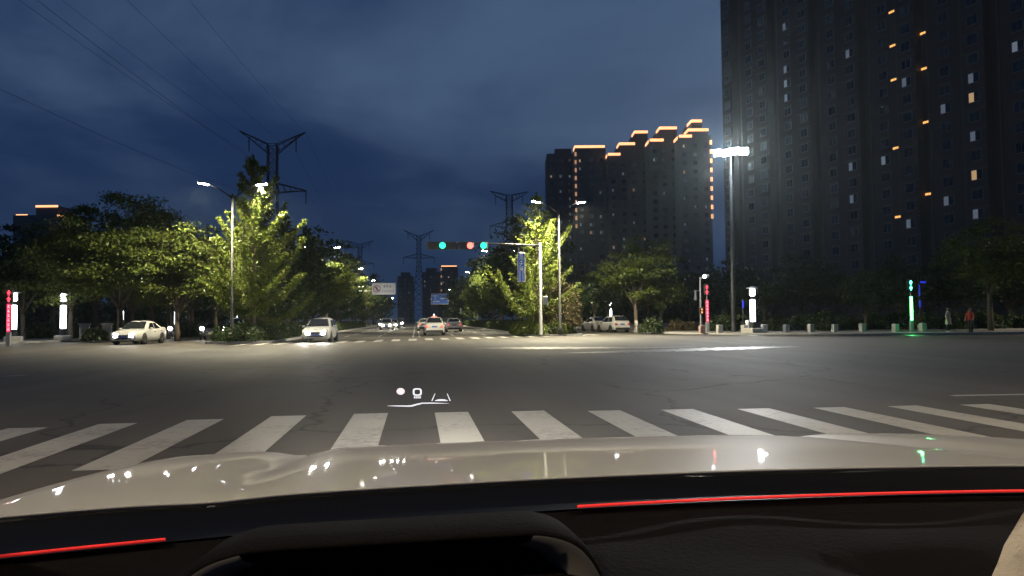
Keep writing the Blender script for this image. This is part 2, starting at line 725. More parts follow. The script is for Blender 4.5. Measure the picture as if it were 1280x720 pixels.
# near crossing: the stripes' far left corners as measured on the photograph, each stripe lies along the road
for px, py in ((-44, 540), (60, 534.5), (172, 529), (280, 524), (383, 519.5), (485, 516.5), (585, 515), (680, 513.5), (775, 513), (866, 511.5),
               (961, 510.5), (1055, 509), (1146, 507), (1236, 505.2), (1322, 503)):
    p = G(px - (48 if px < 560 else 42), py)
    q = G(px, py)
    wdt = 0.50
    x1 = q.x if px < 600 else q.x - 0.02
    L = 3.6
    quad_mark([(q.x - wdt, q.y - L), (q.x, q.y - L), (q.x, q.y), (q.x - wdt, q.y)])
# far crossing, a little skew
A, B = G(296, 431.5), G(742, 418.6)
n = 23
for k in range(n):
    t = k / (n - 1)
    x = A.x + (B.x - A.x) * t
    y = A.y + (B.y - A.y) * t
    quad_mark([(x - 0.27, y - 1.2), (x + 0.27, y - 1.2), (x + 0.27, y + 3.4), (x - 0.27, y + 3.4)])
# stop line and lane lines beyond
y0 = 63
quad_mark([(-8.4, y0 - 4), (-0.4, y0 - 4), (-0.4, y0 - 3.6), (-8.4, y0 - 3.6)], 'stop_line')
for x in (-0.25, 0.25):
    quad_mark([(x - 0.07, y0 - 3.4), (x + 0.07, y0 - 3.4), (x + 0.07, 400), (x - 0.07, 400)], 'centre_line')
for x in (-5.9, -3.1, 3.1, 5.9):
    for k in range(14):
        y = y0 + k * 10
        quad_mark([(x - 0.08, y), (x + 0.08, y), (x + 0.08, y + 5), (x - 0.08, y + 5)], 'lane_dash')
for x in (-8.5, 8.5):
    quad_mark([(x - 0.07, y0 - 3), (x + 0.07, y0 - 3), (x + 0.07, 400), (x - 0.07, 400)], 'edge_line')
# long turning guide lines on the right of the junction
for rows in (((1190, 494.8), (1280, 493.2), (1330, 492.4)),):
    for a, c in zip(rows, rows[1:]):
        p, q = G(*a), G(*c)
        d = (q - p).normalized()
        nn = Vector((-d.y, d.x, 0)) * 0.09
        quad_mark([(p.x - nn.x, p.y - nn.y), (q.x - nn.x, q.y - nn.y), (q.x + nn.x, q.y + nn.y), (p.x + nn.x, p.y + nn.y)], 'guide_line')
# floodlight's reflected streak on the asphalt, put in as paler, smoother strips
GLARE = mat('glare_asphalt', (0.085, 0.085, 0.082), 0.40, var=0.6, scale=1.2, bump=0.08, spec=0.5)
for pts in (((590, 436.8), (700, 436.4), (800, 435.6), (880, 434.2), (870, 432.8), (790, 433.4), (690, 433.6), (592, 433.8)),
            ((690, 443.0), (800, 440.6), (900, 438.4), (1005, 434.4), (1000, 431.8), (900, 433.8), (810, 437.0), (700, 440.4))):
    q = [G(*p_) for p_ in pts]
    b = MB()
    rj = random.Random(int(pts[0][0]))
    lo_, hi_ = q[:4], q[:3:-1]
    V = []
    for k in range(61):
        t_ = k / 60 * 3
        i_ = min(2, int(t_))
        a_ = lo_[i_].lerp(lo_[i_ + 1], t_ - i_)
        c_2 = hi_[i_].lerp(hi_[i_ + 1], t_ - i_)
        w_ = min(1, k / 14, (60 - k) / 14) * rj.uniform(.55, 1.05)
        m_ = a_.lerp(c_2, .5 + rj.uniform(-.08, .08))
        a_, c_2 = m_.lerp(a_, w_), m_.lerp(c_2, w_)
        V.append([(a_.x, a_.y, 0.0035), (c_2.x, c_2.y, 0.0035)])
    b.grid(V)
    b.build('glare_streak', GLARE, road)
# iron covers in the carriageway
IRON = mat('cast_iron', (0.10, 0.10, 0.10), 0.55, 0.2, var=0.3, scale=20)
for px, py, w in ((18, 470, 'by the left edge of the junction'),):
    p = G(px, py)
    o = MB().lathe((p.x, p.y, 0), [(0.26, 0.001), (0.26, 0.005), (0.22, 0.006), (0.20, 0.004)], 20).build('manhole_cover', IRON)
    tag(o, 'round iron manhole cover in the asphalt ' + w, 'manhole cover', 'manhole covers')


# ------------------------------------------------------------------ plants
def leaf_quads(pts, size, rng, flat=0.0, asp=0.55):
    """numpy: a small rhombic leaf at every point"""
    n = len(pts)
    nrm = rng.normal(size=(n, 3))
    nrm[:, 2] += flat
    nrm /= np.linalg.norm(nrm, axis=1)[:, None]
    t = rng.normal(size=(n, 3))
    t -= nrm * (t * nrm).sum(1)[:, None]
    t /= np.linalg.norm(t, axis=1)[:, None]
    b = np.cross(nrm, t)
    s = size * rng.uniform(0.6, 1.35, size=(n, 1))
    a = pts - t * s
    c = pts + t * s
    d = pts + b * s * asp + nrm * s * 0.12
    e = pts - b * s * asp + nrm * s * 0.12
    V = np.stack([a, d, c, e], 1).reshape(-1, 3)
    return V


def quads_mesh(name, V, m):
    me = bpy.data.meshes.new(name)
    n = len(V) // 4
    me.vertices.add(len(V))
    me.vertices.foreach_set('co', V.astype(np.float32).ravel())
    me.loops.add(4 * n)
    me.loops.foreach_set('vertex_index', np.arange(4 * n, dtype=np.int32))
    me.polygons.add(n)
    me.polygons.foreach_set('loop_start', np.arange(0, 4 * n, 4, dtype=np.int32))
    me.materials.append(m)
    me.update(calc_edges=True)
    return me


def broad_tree(seed, h, r, leafm, bare=0.32, nleaf=7000, size=0.16, white=False, squash=1.0):
    """a trunk that forks into limbs and boughs, with leaf clumps hung on the boughs; returns (trunk mesh, crown mesh)"""
    rr = random.Random(seed)
    rng = np.random.default_rng(seed)
    b = MB()
    hb = h * bare
    r0 = 0.016 * h + 0.03
    if white:
        b.cur = 1
        b.tube([(0, 0, 0), (0.01, 0, 0.55), (0.02, 0.01, 1.1)], [r0 * 1.25 + .004, r0 * 1.05 + .004, r0 + .004], 10)
        b.cur = 0
    b.tube([(0, 0, 0), (0.03, 0.02, hb * 0.5), (0.0, 0.06, hb), (0.08, 0.1, h * 0.62)], [r0 * 1.25, r0, r0 * 0.85, r0 * 0.35], 9)
    tips = []
    nl = 7
    for k in range(nl):
        a = 2 * math.pi * k / nl + rr.uniform(-.4, .4)
        z0 = hb * rr.uniform(0.75, 1.15)
        up_ = rr.uniform(0.40, 0.92)
        end = Vector((math.cos(a) * r * rr.uniform(.5, .85), math.sin(a) * r * rr.uniform(.5, .85), hb + (h - hb) * up_ * rr.uniform(.75, .95)))
        st = Vector((0.01, 0.03, z0))
        mid = st.lerp(end, 0.5) + Vector((rr.uniform(-.2, .2), rr.uniform(-.2, .2), rr.uniform(.1, .5)))
        b.tube([st, mid, end], [r0 * 0.5, r0 * 0.3, r0 * 0.08], 6)
        tips += [end, mid.lerp(end, 0.5)]
        for q in range(5):
            s = mid.lerp(end, rr.uniform(-0.2, 0.8))
            dv = Vector((rr.gauss(0, 1), rr.gauss(0, 1), rr.uniform(-.35, .9))).normalized() * r * rr.uniform(.28, .6)
            e = s + dv
            b.tube([s, s + dv * 0.5 + Vector((0, 0, .1)), e], [r0 * 0.18, r0 * 0.12, r0 * 0.04], 5)
            tips += [e, s + dv * 0.6]
    # extra clump seats through the outer part of the crown
    zc, hz = (hb * 0.95 + h) / 2, (h - hb * 0.95) / 2
    for k in range(34):
        v = Vector((rr.gauss(0, 1), rr.gauss(0, 1), rr.gauss(0, 1))).normalized() * rr.uniform(.6, 1.0)
        tips.append(Vector((v.x * r * rr.uniform(.8, 1.08), v.y * r, zc + v.z * hz * squash)))
    tips = [t for t in tips if t.z > hb * 0.7]
    per = max(8, nleaf // len(tips))
    out = []
    for t in tips:
        cr = r * rr.uniform(0.13, 0.29)
        n = int(per * rr.uniform(.35, 1.65))
        p = rng.normal(size=(n, 3)) * np.array([cr, cr, cr * 0.36]) * 0.62
        p[:, 2] -= 0.10 * (p[:, 0] ** 2 + p[:, 1] ** 2) / max(cr, .1)
        out.append(p + np.array(t))
    P_ = np.concatenate(out)
    P_[:, 2] = np.minimum(P_[:, 2], h * 1.01 + rng.uniform(-.4, .1, len(P_)))
    crown = quads_mesh('crown', leaf_quads(P_, size, rng, 0.6), leafm)
    return b.mesh('trunk', [BARK, LIMEWASH], True), crown


def conifer(seed, h, r, leafm, nb=64, size=0.15, dens=1.0, lift=0.30):
    """dawn-redwood-like: straight leader, many boughs that sweep out and up, feathery sprays along them"""
    rr = random.Random(seed)
    rng = np.random.default_rng(seed)
    b = MB()
    b.tube([(0, 0, 0), (0.02, 0, h * .3), (0, .03, h * .7), (0.03, 0, h)], [0.19, 0.15, 0.07, 0.012], 9)
    pts = []
    for k in range(nb):
        t = (k + rr.random()) / nb
        z0 = h * (0.13 + 0.85 * t)
        L = r * (1 - t) ** 0.72 * rr.choice((.55, .72, .85, 1.0, 1.28)) * rr.uniform(.9, 1.1) + 0.18
        a = k * 2.399 + rr.uniform(-.3, .3)
        rise = L * rr.uniform(lift * .5, lift * 1.7)
        P_ = []
        for q in range(6):
            s = q / 5
            P_.append(Vector((math.cos(a + .15 * s) * L * s, math.sin(a + .15 * s) * L * s, z0 + rise * (s ** 1.9) - 0.10 * L * math.sin(math.pi * s))))
        b.tube(P_, [0.045 * (1 - t) + .012, .03, .024, .018, .012, .005], 5)
        n = int((34 + 95 * L) * dens)
        for q in range(n):
            s = rr.uniform(0.12, 1.03) ** 0.8
            i = min(4, int(s * 5))
            c = P_[i].lerp(P_[i + 1], s * 5 - i)
            sp = 0.09 + 0.07 * L * (1 - s)
            pts.append((c.x + rr.gauss(0, sp), c.y + rr.gauss(0, sp), c.z + rr.gauss(0, sp * .5) - 0.06))
    for q in range(int(160 * dens)):
        z = h * rr.uniform(.82, 1.01)
        w = .03 + .25 * (1 - z / h)
        pts.append((rr.gauss(0, w), rr.gauss(0, w), z))
    crown = quads_mesh('crown', leaf_quads(np.array(pts), size, rng, 0.9, 0.32), leafm)
    return b.mesh('trunk', BARK, True), crown


def shrub_mesh(seed, rx, ry, h, n, size, leafm, name='foliage', box=0.0):
    rng = np.random.default_rng(seed)
    v = rng.normal(size=(n, 3))
    v[:, 2] = np.abs(v[:, 2])
    if box:
        v /= (np.abs(v) ** (2 + box)).sum(1)[:, None] ** (1 / (2 + box))
    else:
        v /= np.linalg.norm(v, axis=1)[:, None]
    v *= rng.uniform(0.72, 1.04, (n, 1)) + 0.09 * np.sin(v[:, :1] * 9 + seed) + 0.07 * np.sin(v[:, 1:2] * 11)
    P_ = v * np.array([rx, ry, h])
    P_[:, 2] = np.maximum(P_[:, 2], 0.03)
    return quads_mesh(name, leaf_quads(P_, size, rng, 0.3), leafm)


def put_tree(meshes, p, rz, sc, name, label, group=None, sz=None):
    t = empty(name, p, rz, label, 'tree', group)
    t.scale = (sc, sc, sz or sc)
    for nm, me in zip(('trunk', 'crown'), meshes):
        o = bpy.data.objects.new(nm, me)
        COL.objects.link(o)
        o.parent = t
    return t


TB1 = broad_tree(11, 11.3, 5.0, LEAF, 0.24, 52000, 0.11)
TB2 = broad_tree(12, 9.6, 4.2, LEAF, 0.26, 40000, 0.105)
TB3 = broad_tree(13, 9.4, 3.3, LEAF, 0.30, 9000, 0.14, white=True)
TB4 = broad_tree(14, 9.0, 3.6, LEAF3, 0.28, 6000, 0.21)
TB5 = broad_tree(15, 11.5, 4.3, LEAF3, 0.25, 6500, 0.24)
TB6 = broad_tree(16, 9.6, 3.3, LEAF, 0.36, 8500, 0.13)
TC1 = conifer(21, 12.2, 3.7, LEAF2, 60, 0.12, 1.7, 0.55)
TC2 = conifer(22, 11.4, 3.5, LEAF2, 58, 0.12, 1.6, 0.48)
TC3 = conifer(23, 11.5, 2.7, LEAF3, 52, 0.20, 0.7, 0.3)
DOME = (broad_tree(31, 4.2, 1.2, LEAF4, 0.30, 60, 0.10)[0], None)

put_tree(TB1, base(150, 55), 0.4, 1.0, 'broadleaf_tree', 'large spreading tree with yellow-green lit crown, tallest behind the white sedan')
put_tree(TB2, base(222, 53), 2.1, 0.93, 'broadleaf_tree', 'lit bushy tree with visible pale limbs just left of the feathery conifer')
put_tree(TB2, base(88, 57), 4.0, 0.98, 'broadleaf_tree', 'dim green spreading tree above the slim yellowish light column')
put_tree(TB4, base(28, 58), 1.0, 0.9, 'broadleaf_tree', 'dark low tree at the photo\'s left edge behind the red light pole')
put_tree(TC1, base(316, 48.5), 0.3, 1.0, 'feathery_conifer', 'brightly lit feathery conifer beside the double street lamp on the left island')
put_tree(TC2, base(672, 59.5), 1.2, 1.0, 'feathery_conifer', 'brightly lit feathery conifer behind the blue street-name sign mast')
me_ = shrub_mesh(33, 1.6, 1.6, 3.75, 9000, 0.085, LEAF4, 'crown')
me_.transform(Matrix.Translation((0, 0, 0.75)))
DOME = (DOME[0], me_)
put_tree(DOME, base(702, 60.5), 0, 1.0, 'dome_tree', 'small round-topped brownish tree right of the sign mast on the island')
put_tree(TB3, base(795, 68), 0.7, 1.0, 'broadleaf_tree', 'yellow-green lit tree with whitewashed trunk behind the parked white cars')
put_tree(TB6, base(1238, 57), 2.2, 0.98, 'broadleaf_tree', 'green tree with a bare straight trunk beside the two pedestrians')
put_tree(TB6, base(1302, 58), 5.2, 0.93, 'broadleaf_tree', 'green tree half cut off by the right edge of the photo')
put_tree(TB3, base(826, 70), 3.9, 0.70, 'broadleaf_tree', 'thin dark tree with whitewashed trunk left of the red light pole')
put_tree(TB4, base(1082, 64), 2.6, 0.62, 'broadleaf_tree', 'small dim tree behind the bollards left of the green light pole')

G1 = 'dark street trees along the left island'
G2 = 'dark street trees along the right island'
G3 = 'dark trees along the left pavement'
G4 = 'dark trees along the right pavement'
r2 = random.Random(3)
for k, Y in enumerate((57, 64, 71.5, 79, 87, 97, 106, 116, 128, 140, 155, 172, 190, 212, 238, 270)):
    lit = Y in (87, 128)
    m_ = TB2 if lit else (TC3 if k % 3 != 2 else TB5)
    put_tree(m_, (-11 + r2.uniform(-.5, .5), Y, 0), r2.uniform(0, 6), (0.9 if m_ is TB2 else 1.0) * r2.uniform(.9, 1.08), 'street_tree',
             ORD[k] + (' tree from the junction in the left island row, lit green by a lamp' if lit else ' tree from the junction in the left island row, dark'), G1, None)
for k, Y in enumerate((68, 76, 84, 92, 100, 110, 120, 131, 143, 157, 172, 190, 212, 238, 270)):
    lit = Y in (92, 131, 110)
    m_ = TB2 if lit else (TC3 if k % 3 != 1 else TB5)
    put_tree(m_, (11.3 + r2.uniform(-.5, .5), Y, 0), r2.uniform(0, 6), (0.95 if m_ is TB2 else 1.0) * r2.uniform(.9, 1.08), 'street_tree',
             ORD[k] + (' tree from the junction in the right island row, lit green by a lamp' if lit else ' tree from the junction in the right island row, dark'), G2, None)
for k in range(12):
    Y = 70 + k * 9 + r2.uniform(-1, 1)
    put_tree(TB5 if k % 2 else TB4, (-25 + r2.uniform(-1, 1), Y, 0), r2.uniform(0, 6), r2.uniform(.85, 1.0), 'pavement_tree', ORD[k] + ' dark leafy tree from the junction along the left pavement', G3)
    put_tree(TB4 if k % 2 else TB5, (24.5 + r2.uniform(-1, 1), Y + 5, 0), r2.uniform(0, 6), r2.uniform(.75, .95), 'pavement_tree', ORD[k] + ' dark leafy tree from the junction along the right pavement', G4)
for k, (px, d, s) in enumerate(((10, 70, .95), (66, 74, .95), (120, 72, 1.08), (190, 74, .95), (240, 70, .85))):
    put_tree(TB5, base(px, d), r2.uniform(0, 6), s, 'background_tree', ORD[k] + ' dark tree from the left edge, in the background behind the lit trees', 'dark trees behind the left corner')
for k, (px, d, s) in enumerate(((862, 78, .72), (905, 80, .66), (955, 74, .62), (1000, 76, .70), (1045, 78, .66), (1125, 74, .66), (1165, 76, .72), (1210, 74, .66), (1262, 76, .75), (1310, 74, .8), (925, 95, .9), (1020, 98, .85), (1100, 96, .9), (1190, 98, .95), (1275, 96, 1.0))):
    put_tree(TB5 if k % 2 else TB4, base(px, d), r2.uniform(0, 6), s, 'background_tree', (ORD[k] + ' dark tree counted from the flood mast, close behind the bollards' if k < 10 else ORD[k - 10] + ' dark tree counted from the flood mast in the farther row at the block foot'), 'dark trees behind the right corner')

# far belt of trees that closes the view between the trunks
for nm, x0, x1, Y in (('treeline', -190, -27, 150), ('treeline', 27, 190, 150)):
    rng = np.random.default_rng(int(abs(x0)))
    nq = 9000
    X_ = rng.uniform(x0, x1, nq)
    top_ = 7.5 + 1.6 * np.sin(X_ * .35) + 1.0 * np.sin(X_ * .9 + 1)
    P_ = np.stack([X_, Y + rng.normal(0, 1.6, nq), rng.uniform(0.1, 1, nq) ** .8 * top_], 1)
    o = bpy.data.objects.new(nm, quads_mesh(nm, leaf_quads(P_, .75, rng, .2), LEAF3))
    COL.objects.link(o)
    tag(o, kind='stuff')
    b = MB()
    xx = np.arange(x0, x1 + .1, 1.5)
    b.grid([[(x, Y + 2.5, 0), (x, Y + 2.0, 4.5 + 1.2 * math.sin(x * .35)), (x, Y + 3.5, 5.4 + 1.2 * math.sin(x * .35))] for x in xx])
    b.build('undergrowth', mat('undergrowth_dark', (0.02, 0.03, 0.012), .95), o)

# hedges and shrubs
HEDGE = shrub_mesh(41, 1.7, 4.2, 0.95, 9000, 0.085, LEAF3, box=2.0)
HEDGE2 = shrub_mesh(42, 1.9, 3.6, 0.85, 9000, 0.085, LEAF, box=1.0)
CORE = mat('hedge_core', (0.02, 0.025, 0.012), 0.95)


def hedge(p, me, sx, sy, sz, label, rz=0.0, group=None, core=(1.35, 3.5, 0.62)):
    t = empty('hedge', p, rz, label, 'hedge', group)
    t.scale = (sx, sy, sz)
    o = bpy.data.objects.new('foliage', me)
    COL.objects.link(o)
    o.parent = t
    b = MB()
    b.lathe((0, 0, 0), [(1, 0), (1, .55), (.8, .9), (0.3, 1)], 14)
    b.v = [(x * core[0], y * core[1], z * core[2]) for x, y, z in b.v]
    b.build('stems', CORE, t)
    return t


hedge((-11.05, 53.2, 0.13), HEDGE, 1.08, 1.25, 1.12, 'low clipped hedge on the left island tip beside the oncoming car')
hedge((-11.05, 63.5, 0.13), HEDGE, 1.0, 1.35, 1.1, 'low hedge on the left island behind the first one')
hedge((10.3, 60.6, 0.13), HEDGE2, 1.20, 0.95, 1.35, 'low bright green shrub bed at the right island tip under the sign mast')
hedge((11.0, 69.5, 0.13), HEDGE, 1.0, 1.35, 1.05, 'low dark hedge on the right island behind the green shrub bed')
for k in range(7):
    hedge((-11.05, 75.5 + k * 10.5, 0.13), HEDGE, 1.0, 1.28, 1.0, ORD[k] + ' hedge of the distant dark run down the left island', group='hedges down the left island')
    hedge((11.0, 80 + k * 10.5, 0.13), HEDGE, 1.0, 1.28, 1.0, ORD[k] + ' hedge of the distant dark run down the right island', group='hedges down the right island')
SHR = shrub_mesh(51, 1.0, 0.8, 0.95, 1500, 0.10, LEAF3)
SHR2 = shrub_mesh(52, 1.0, 0.8, 0.95, 1500, 0.09, LEAF4)


def shrub(px, d, s, me, label, group=None):
    o = bpy.data.objects.new('shrub', me)
    COL.objects.link(o)
    o.location = base(px, d, 0.12)
    o.scale = (s, s, s)
    o.rotation_euler = (0, 0, px)
    return tag(o, label, 'shrub', group)


shrub(119, 52.6, 0.95, SHR, 'dark round shrub between the two stone gateposts')
shrub(846, 69, 1.1, SHR2, 'reddish low shrub beside the thin whitewashed tree')
shrub(862, 69, 0.9, SHR2, 'reddish low shrub nearest the red light pole')
for k, px in enumerate((815, 905, 925, 970, 1000, 1030, 1062, 1095, 1130, 1165, 1195, 1230, 1262, 1290)):
    shrub(px, 64 + (k * 37 % 5), 1.25 + 0.4 * ((k * 13) % 3) / 2, SHR, ORD[k] + ' dark low shrub from the parked cars in the planting behind the bollards', 'shrubs behind the bollards')
for k, px in enumerate((20, 48, 70, 95, 150, 178, 235)):
    shrub(px, 61 + (k * 3 % 4), 1.3, SHR, ORD[k] + ' dark low shrub from the left edge behind the left light columns', 'shrubs behind the left light columns')


# ------------------------------------------------------------------ street lamps
WARM = (1.0, 0.89, 0.62)
COOL = (0.92, 0.97, 1.0)


def street_lamp(x, y, label, h=9.9, arm=1.75, power=1500, group=None, color=WARM, yaw=0.0):
    t = empty('street_lamp', (x, y, 0.13), yaw, label, 'street lamp', group)
    MB().lathe((0, 0, 0), [(0.16, 0), (0.16, 0.5), (0.10, 0.6), (0.055, h - 0.6)], 12).build('pole', DARKPOLE, t, True)
    for s in (-1, 1):
        MB().tube([(0, 0, h - 0.9), (s * arm * 0.45, 0, h - 0.35), (s * arm * 0.8, 0, h - 0.05)], [0.045, 0.04, 0.035], 8).build('arm', DARKPOLE, t, True)
        b = MB()
        b.box((0, 0, 0.05), (0.75, 0.30, 0.09), 0, 0.03)
        hd = b.build('lamp_head', DARKPOLE, t)
        hd.location = (s * arm, 0, h)
        hd.rotation_euler = (0, -s * R(9), 0)
        MB().box((0, 0, -0.016), (0.62, 0.24, 0.045)).build('lens', E_LAMP, hd)
        if power:
            light('SPOT', (s * arm, 0, h - 0.12), power * 1.8, color, 0.14, (s * 0.22, 0, -1), 158, 0.75, t)
    return t


def lampx(px, d):
    p = base(px, d)
    return p.x, p.y


street_lamp(*lampx(290, 46.5), 'double-armed street lamp over the lit conifer on the left island', power=8000)
street_lamp(*lampx(700, 57), 'double-armed street lamp above the small round tree on the right island', h=10.2, power=11000)
street_lamp(-11, 90, 'double-armed street lamp, second one down the left island', power=5200)
street_lamp(-11, 127, 'double-armed street lamp, third one down the left island', power=5200)
street_lamp(10.4, 94, 'double-armed street lamp, second one down the right island', power=9500)
street_lamp(11.2, 137, 'double-armed street lamp, third one down the right island', power=6500)
for k, Y in enumerate((165, 205, 250, 300)):
    street_lamp(-11, Y, ORD[k + 3] + ' double street lamp from the junction down the left island, small and distant', power=2200 if k < 2 else 0, group='far street lamps left')
    street_lamp(11.2, Y + 12, ORD[k + 3] + ' double street lamp from the junction down the right island, small and distant', power=2200 if k < 2 else 0, group='far street lamps right')
# the same lamps on the near side of the junction, above and behind the car
street_lamp(-11, -2, 'double-armed street lamp on the near side, left of the car', power=2700, color=(1.0, 0.80, 0.54))
street_lamp(11.4, 0.5, 'double-armed street lamp on the near side, right of the car', power=2000, color=(1.0, 0.80, 0.54))

street_lamp(62, 49.5, 'double-armed street lamp on the far pavement beyond the right edge of the photo', power=6500)

# tall flood-light mast on the right corner
p = base(917, 62, 0.12)
t = empty('floodlight_mast', p, 0, 'tall grey pole with a bank of blazing white floodlights on the right corner', 'light mast')
H = hgt(912, 190, 62) - 0.12
MB().lathe((0, 0, 0), [(0.26, 0), (0.26, 0.06), (0.20, 0.08), (0.19, 1.0), (0.11, H)], 14).build('pole', GREYPOLE, t, True)
MB().tube([(-1.5, 0, H), (1.5, 0, H + .05)], 0.06, 8).build('crossbar', STEEL, t)
to = Vector((-8, 20, 0)) - p
ang = math.atan2(to.y, to.x) + math.pi / 2
for k, dx in enumerate((-1.15, -0.40, 0.40, 1.15)):
    b = MB().box((0, 0, 0), (0.74, 0.24, 0.62), 0, 0.04)
    hd = b.build('floodlight', DARKSTEEL, t)
    hd.location = (dx, -0.16, H + 0.08 + (0.12 if dx > 0 else -0.05))
    hd.rotation_euler = (R(22), 0, R(12) * (1 if dx > 0 else -1) + ang)
    MB().add([(-.33, -.123, -.27), (.33, -.123, -.27), (.33, -.123, .27), (-.33, -.123, .27)], [(0, 1, 2, 3)]).build('lens', E_FLOOD, hd)
    MB().grid([[(x_, -.121, z_), (x_, -.165, z_)] for x_, z_ in ((-.355, -.295), (.355, -.295), (.355, .295), (-.355, .295), (-.355, -.295))]).build('shroud', DARKSTEEL, hd)
light('SPOT', (0, -0.6, H + 0.1), 13000, (1.0, 0.96, 0.88), 0.18, (to.x, to.y, -14), 115, 0.6, t)


# ------------------------------------------------------------------ glowing light columns
def light_column(px, d, label, yellow=False, z=0.12):
    t = empty('light_column', base(px, d, z), 0, label, 'light column')
    MB().box((0, 0, 0.18), (1.05, 1.05, 0.36), 0.3, 0.04).build('plinth', CONC, t)
    MB().lathe((0, 0, 0.36), [(0.23, 0), (0.23, 0.45), (0.20, 0.5)], 14).build('base', DARKSTEEL, t)
    MB().lathe((0, 0, 0), [(0.16, 0.862), (0.195, 0.90), (0.195, 2.52), (0.16, 2.56)], 16).build('diffuser', E_TUBE, t, True)
    MB().lathe((0, 0, 0), [(0.13, 2.562), (0.19, 2.62), (0.09, 2.7), (0.19, 2.78), (0.13, 2.84)], 14).build('neck', DARKSTEEL, t, True)
    MB().lathe((0, 0, 0), [(0.15, 2.842), (0.20, 2.9), (0.20, 3.38), (0.17, 3.42)], 16).build('diffuser', E_TUBE, t, True)
    MB().lathe((0, 0, 0), [(0.44, 3.422), (0.44, 3.47), (0.1, 3.56)], 16).build('cap', STEEL, t)
    light('POINT', (0, -0.5, 2.0), 60, COOL, 0.3, parent=t)
    return t


light_column(941, 57.5, 'tall glowing white light column on a plinth right of the flood mast')
light_column(17, 52.5, 'glowing white light column right behind the red light pole at the left edge')
light_column(79, 54.5, 'glowing light column with slightly yellow edge, between left edge and sedan')
light_column(152, 84, 'glowing light column showing above the white sedan roof')
light_column(220, 95, 'small glowing light column right of the white sedan')
light_column(297, 112, 'tiny glowing light column behind the left hedge')
light_column(763, 101, 'glowing light column rising behind the parked white cars')
light_column(697, 118, 'tiny glowing light column left of the parked cars')


def signal_pole(px, d, red, label, z=0.0, h=3.9, yaw=0.0):
    """pedestrian signal whose shaft is a lit display"""
    t = empty('pedestrian_signal', base(px, d, z), yaw, label, 'pedestrian signal')
    MB().box((0, 0, 0.42), (0.26, 0.20, 0.84), 0, 0.02).build('base', STEEL, t)
    MB().box((0, 0.02, 1.75), (0.27, 0.13, 1.82), 0, 0.02).build('shaft', BLACK, t)
    b = MB()
    b.box((0, -0.055, 1.75), (0.20, 0.02, 1.76))
    st = b.build('light_strip', E_PRED if red else E_PGRN, t)
    for k in range(6):
        b = MB()
        zc = 1.04 + k * 0.285
        b.box((0, -0.069, zc + 0.07), (0.12, 0.008, 0.025))
        b.box((0, -0.069, zc), (0.025, 0.008, 0.16))
        b.box((0, -0.069, zc - 0.03), (0.13, 0.008, 0.022))
        b.box((-0.045, -0.0695, zc - 0.07), (0.022, 0.008, 0.05))
        b.box((0.045, -0.0695, zc - 0.07), (0.022, 0.008, 0.05))
        b.build('glyph', E_PREDT if red else E_PGRN2, st)
    MB().tube([(0, 0.02, 2.66), (0, 0.02, h - 0.85)], 0.05, 8).build('neck', STEEL, t)
    MB().box((0, 0.04, h - 0.42), (0.42, 0.20, 0.86), 0, 0.03).build('signal_housing', BLACK, t)
    for zc, on in ((h - 0.22, True), (h - 0.63, not red)):
        b = MB()
        # standing or walking figure made of its lit shapes
        b.disc_y((0, -0.069, zc + 0.12), 0.045, 0.014, 12)
        b.box((0, -0.069, zc + 0.01), (0.09, 0.014, 0.13))
        b.box((-0.035, -0.069, zc - 0.105), (0.035, 0.014, 0.11), 0)
        b.box((0.035, -0.069, zc - 0.105), (0.035, 0.014, 0.11), 0)
        b.box((-0.085, -0.069, zc + 0.02), (0.03, 0.014, 0.10))
        b.box((0.085, -0.069, zc + 0.02), (0.03, 0.014, 0.10))
        b.build('signal_figure', (em('ped_red', (1.0, 0.05, 0.08), 3) if red else em('ped_green', (0.1, 1.0, 0.6), 8)), t)
    return t


signal_pole(884, 60.5, True, 'pedestrian signal pole with shaft lit red, left of the flood mast', z=0.12)
signal_pole(11, 47.0, True, 'pedestrian signal pole with shaft lit red at the left edge of the photo', h=3.55)
signal_pole(1139, 55.5, False, 'pedestrian signal pole with shaft lit bright green among the bollards', z=0.12)
light('POINT', base(1139, 54.6, 1.5), 60, (0.1, 1, .3), 0.2)

# thin blue light poles
for px, d, h0, h1, lab in ((1150, 60, 1.9, 3.95, 'thin post with blue light strips right behind the green signal pole'), (929, 60, 2.0, 2.75, 'short post with a blue light left of the tall light column')):
    t = empty('blue_light_post', base(px, d, 0.12), 0, lab, 'light post')
    MB().tube([(0, 0.03, 0), (0, 0.03, h1)], 0.05, 8).build('post', DARKSTEEL, t)
    MB().box((0, -0.04, h0 + 0.25), (0.11, 0.03, 0.55)).build('blue_strip', E_BLUE, t)
    if h1 > 3:
        MB().box((0, -0.04, h1 - 0.7), (0.07, 0.03, 0.9)).build('blue_strip', E_BLUE, t)
        MB().box((0.35, -0.02, h1 - 0.05), (0.5, 0.04, 0.16), 0).build('blue_panel', E_BLUE, t)
        MB().tube([(0, 0.03, h1 - 0.05), (0.3, 0.03, h1 - 0.05)], 0.03, 6).build('bracket', DARKSTEEL, t)

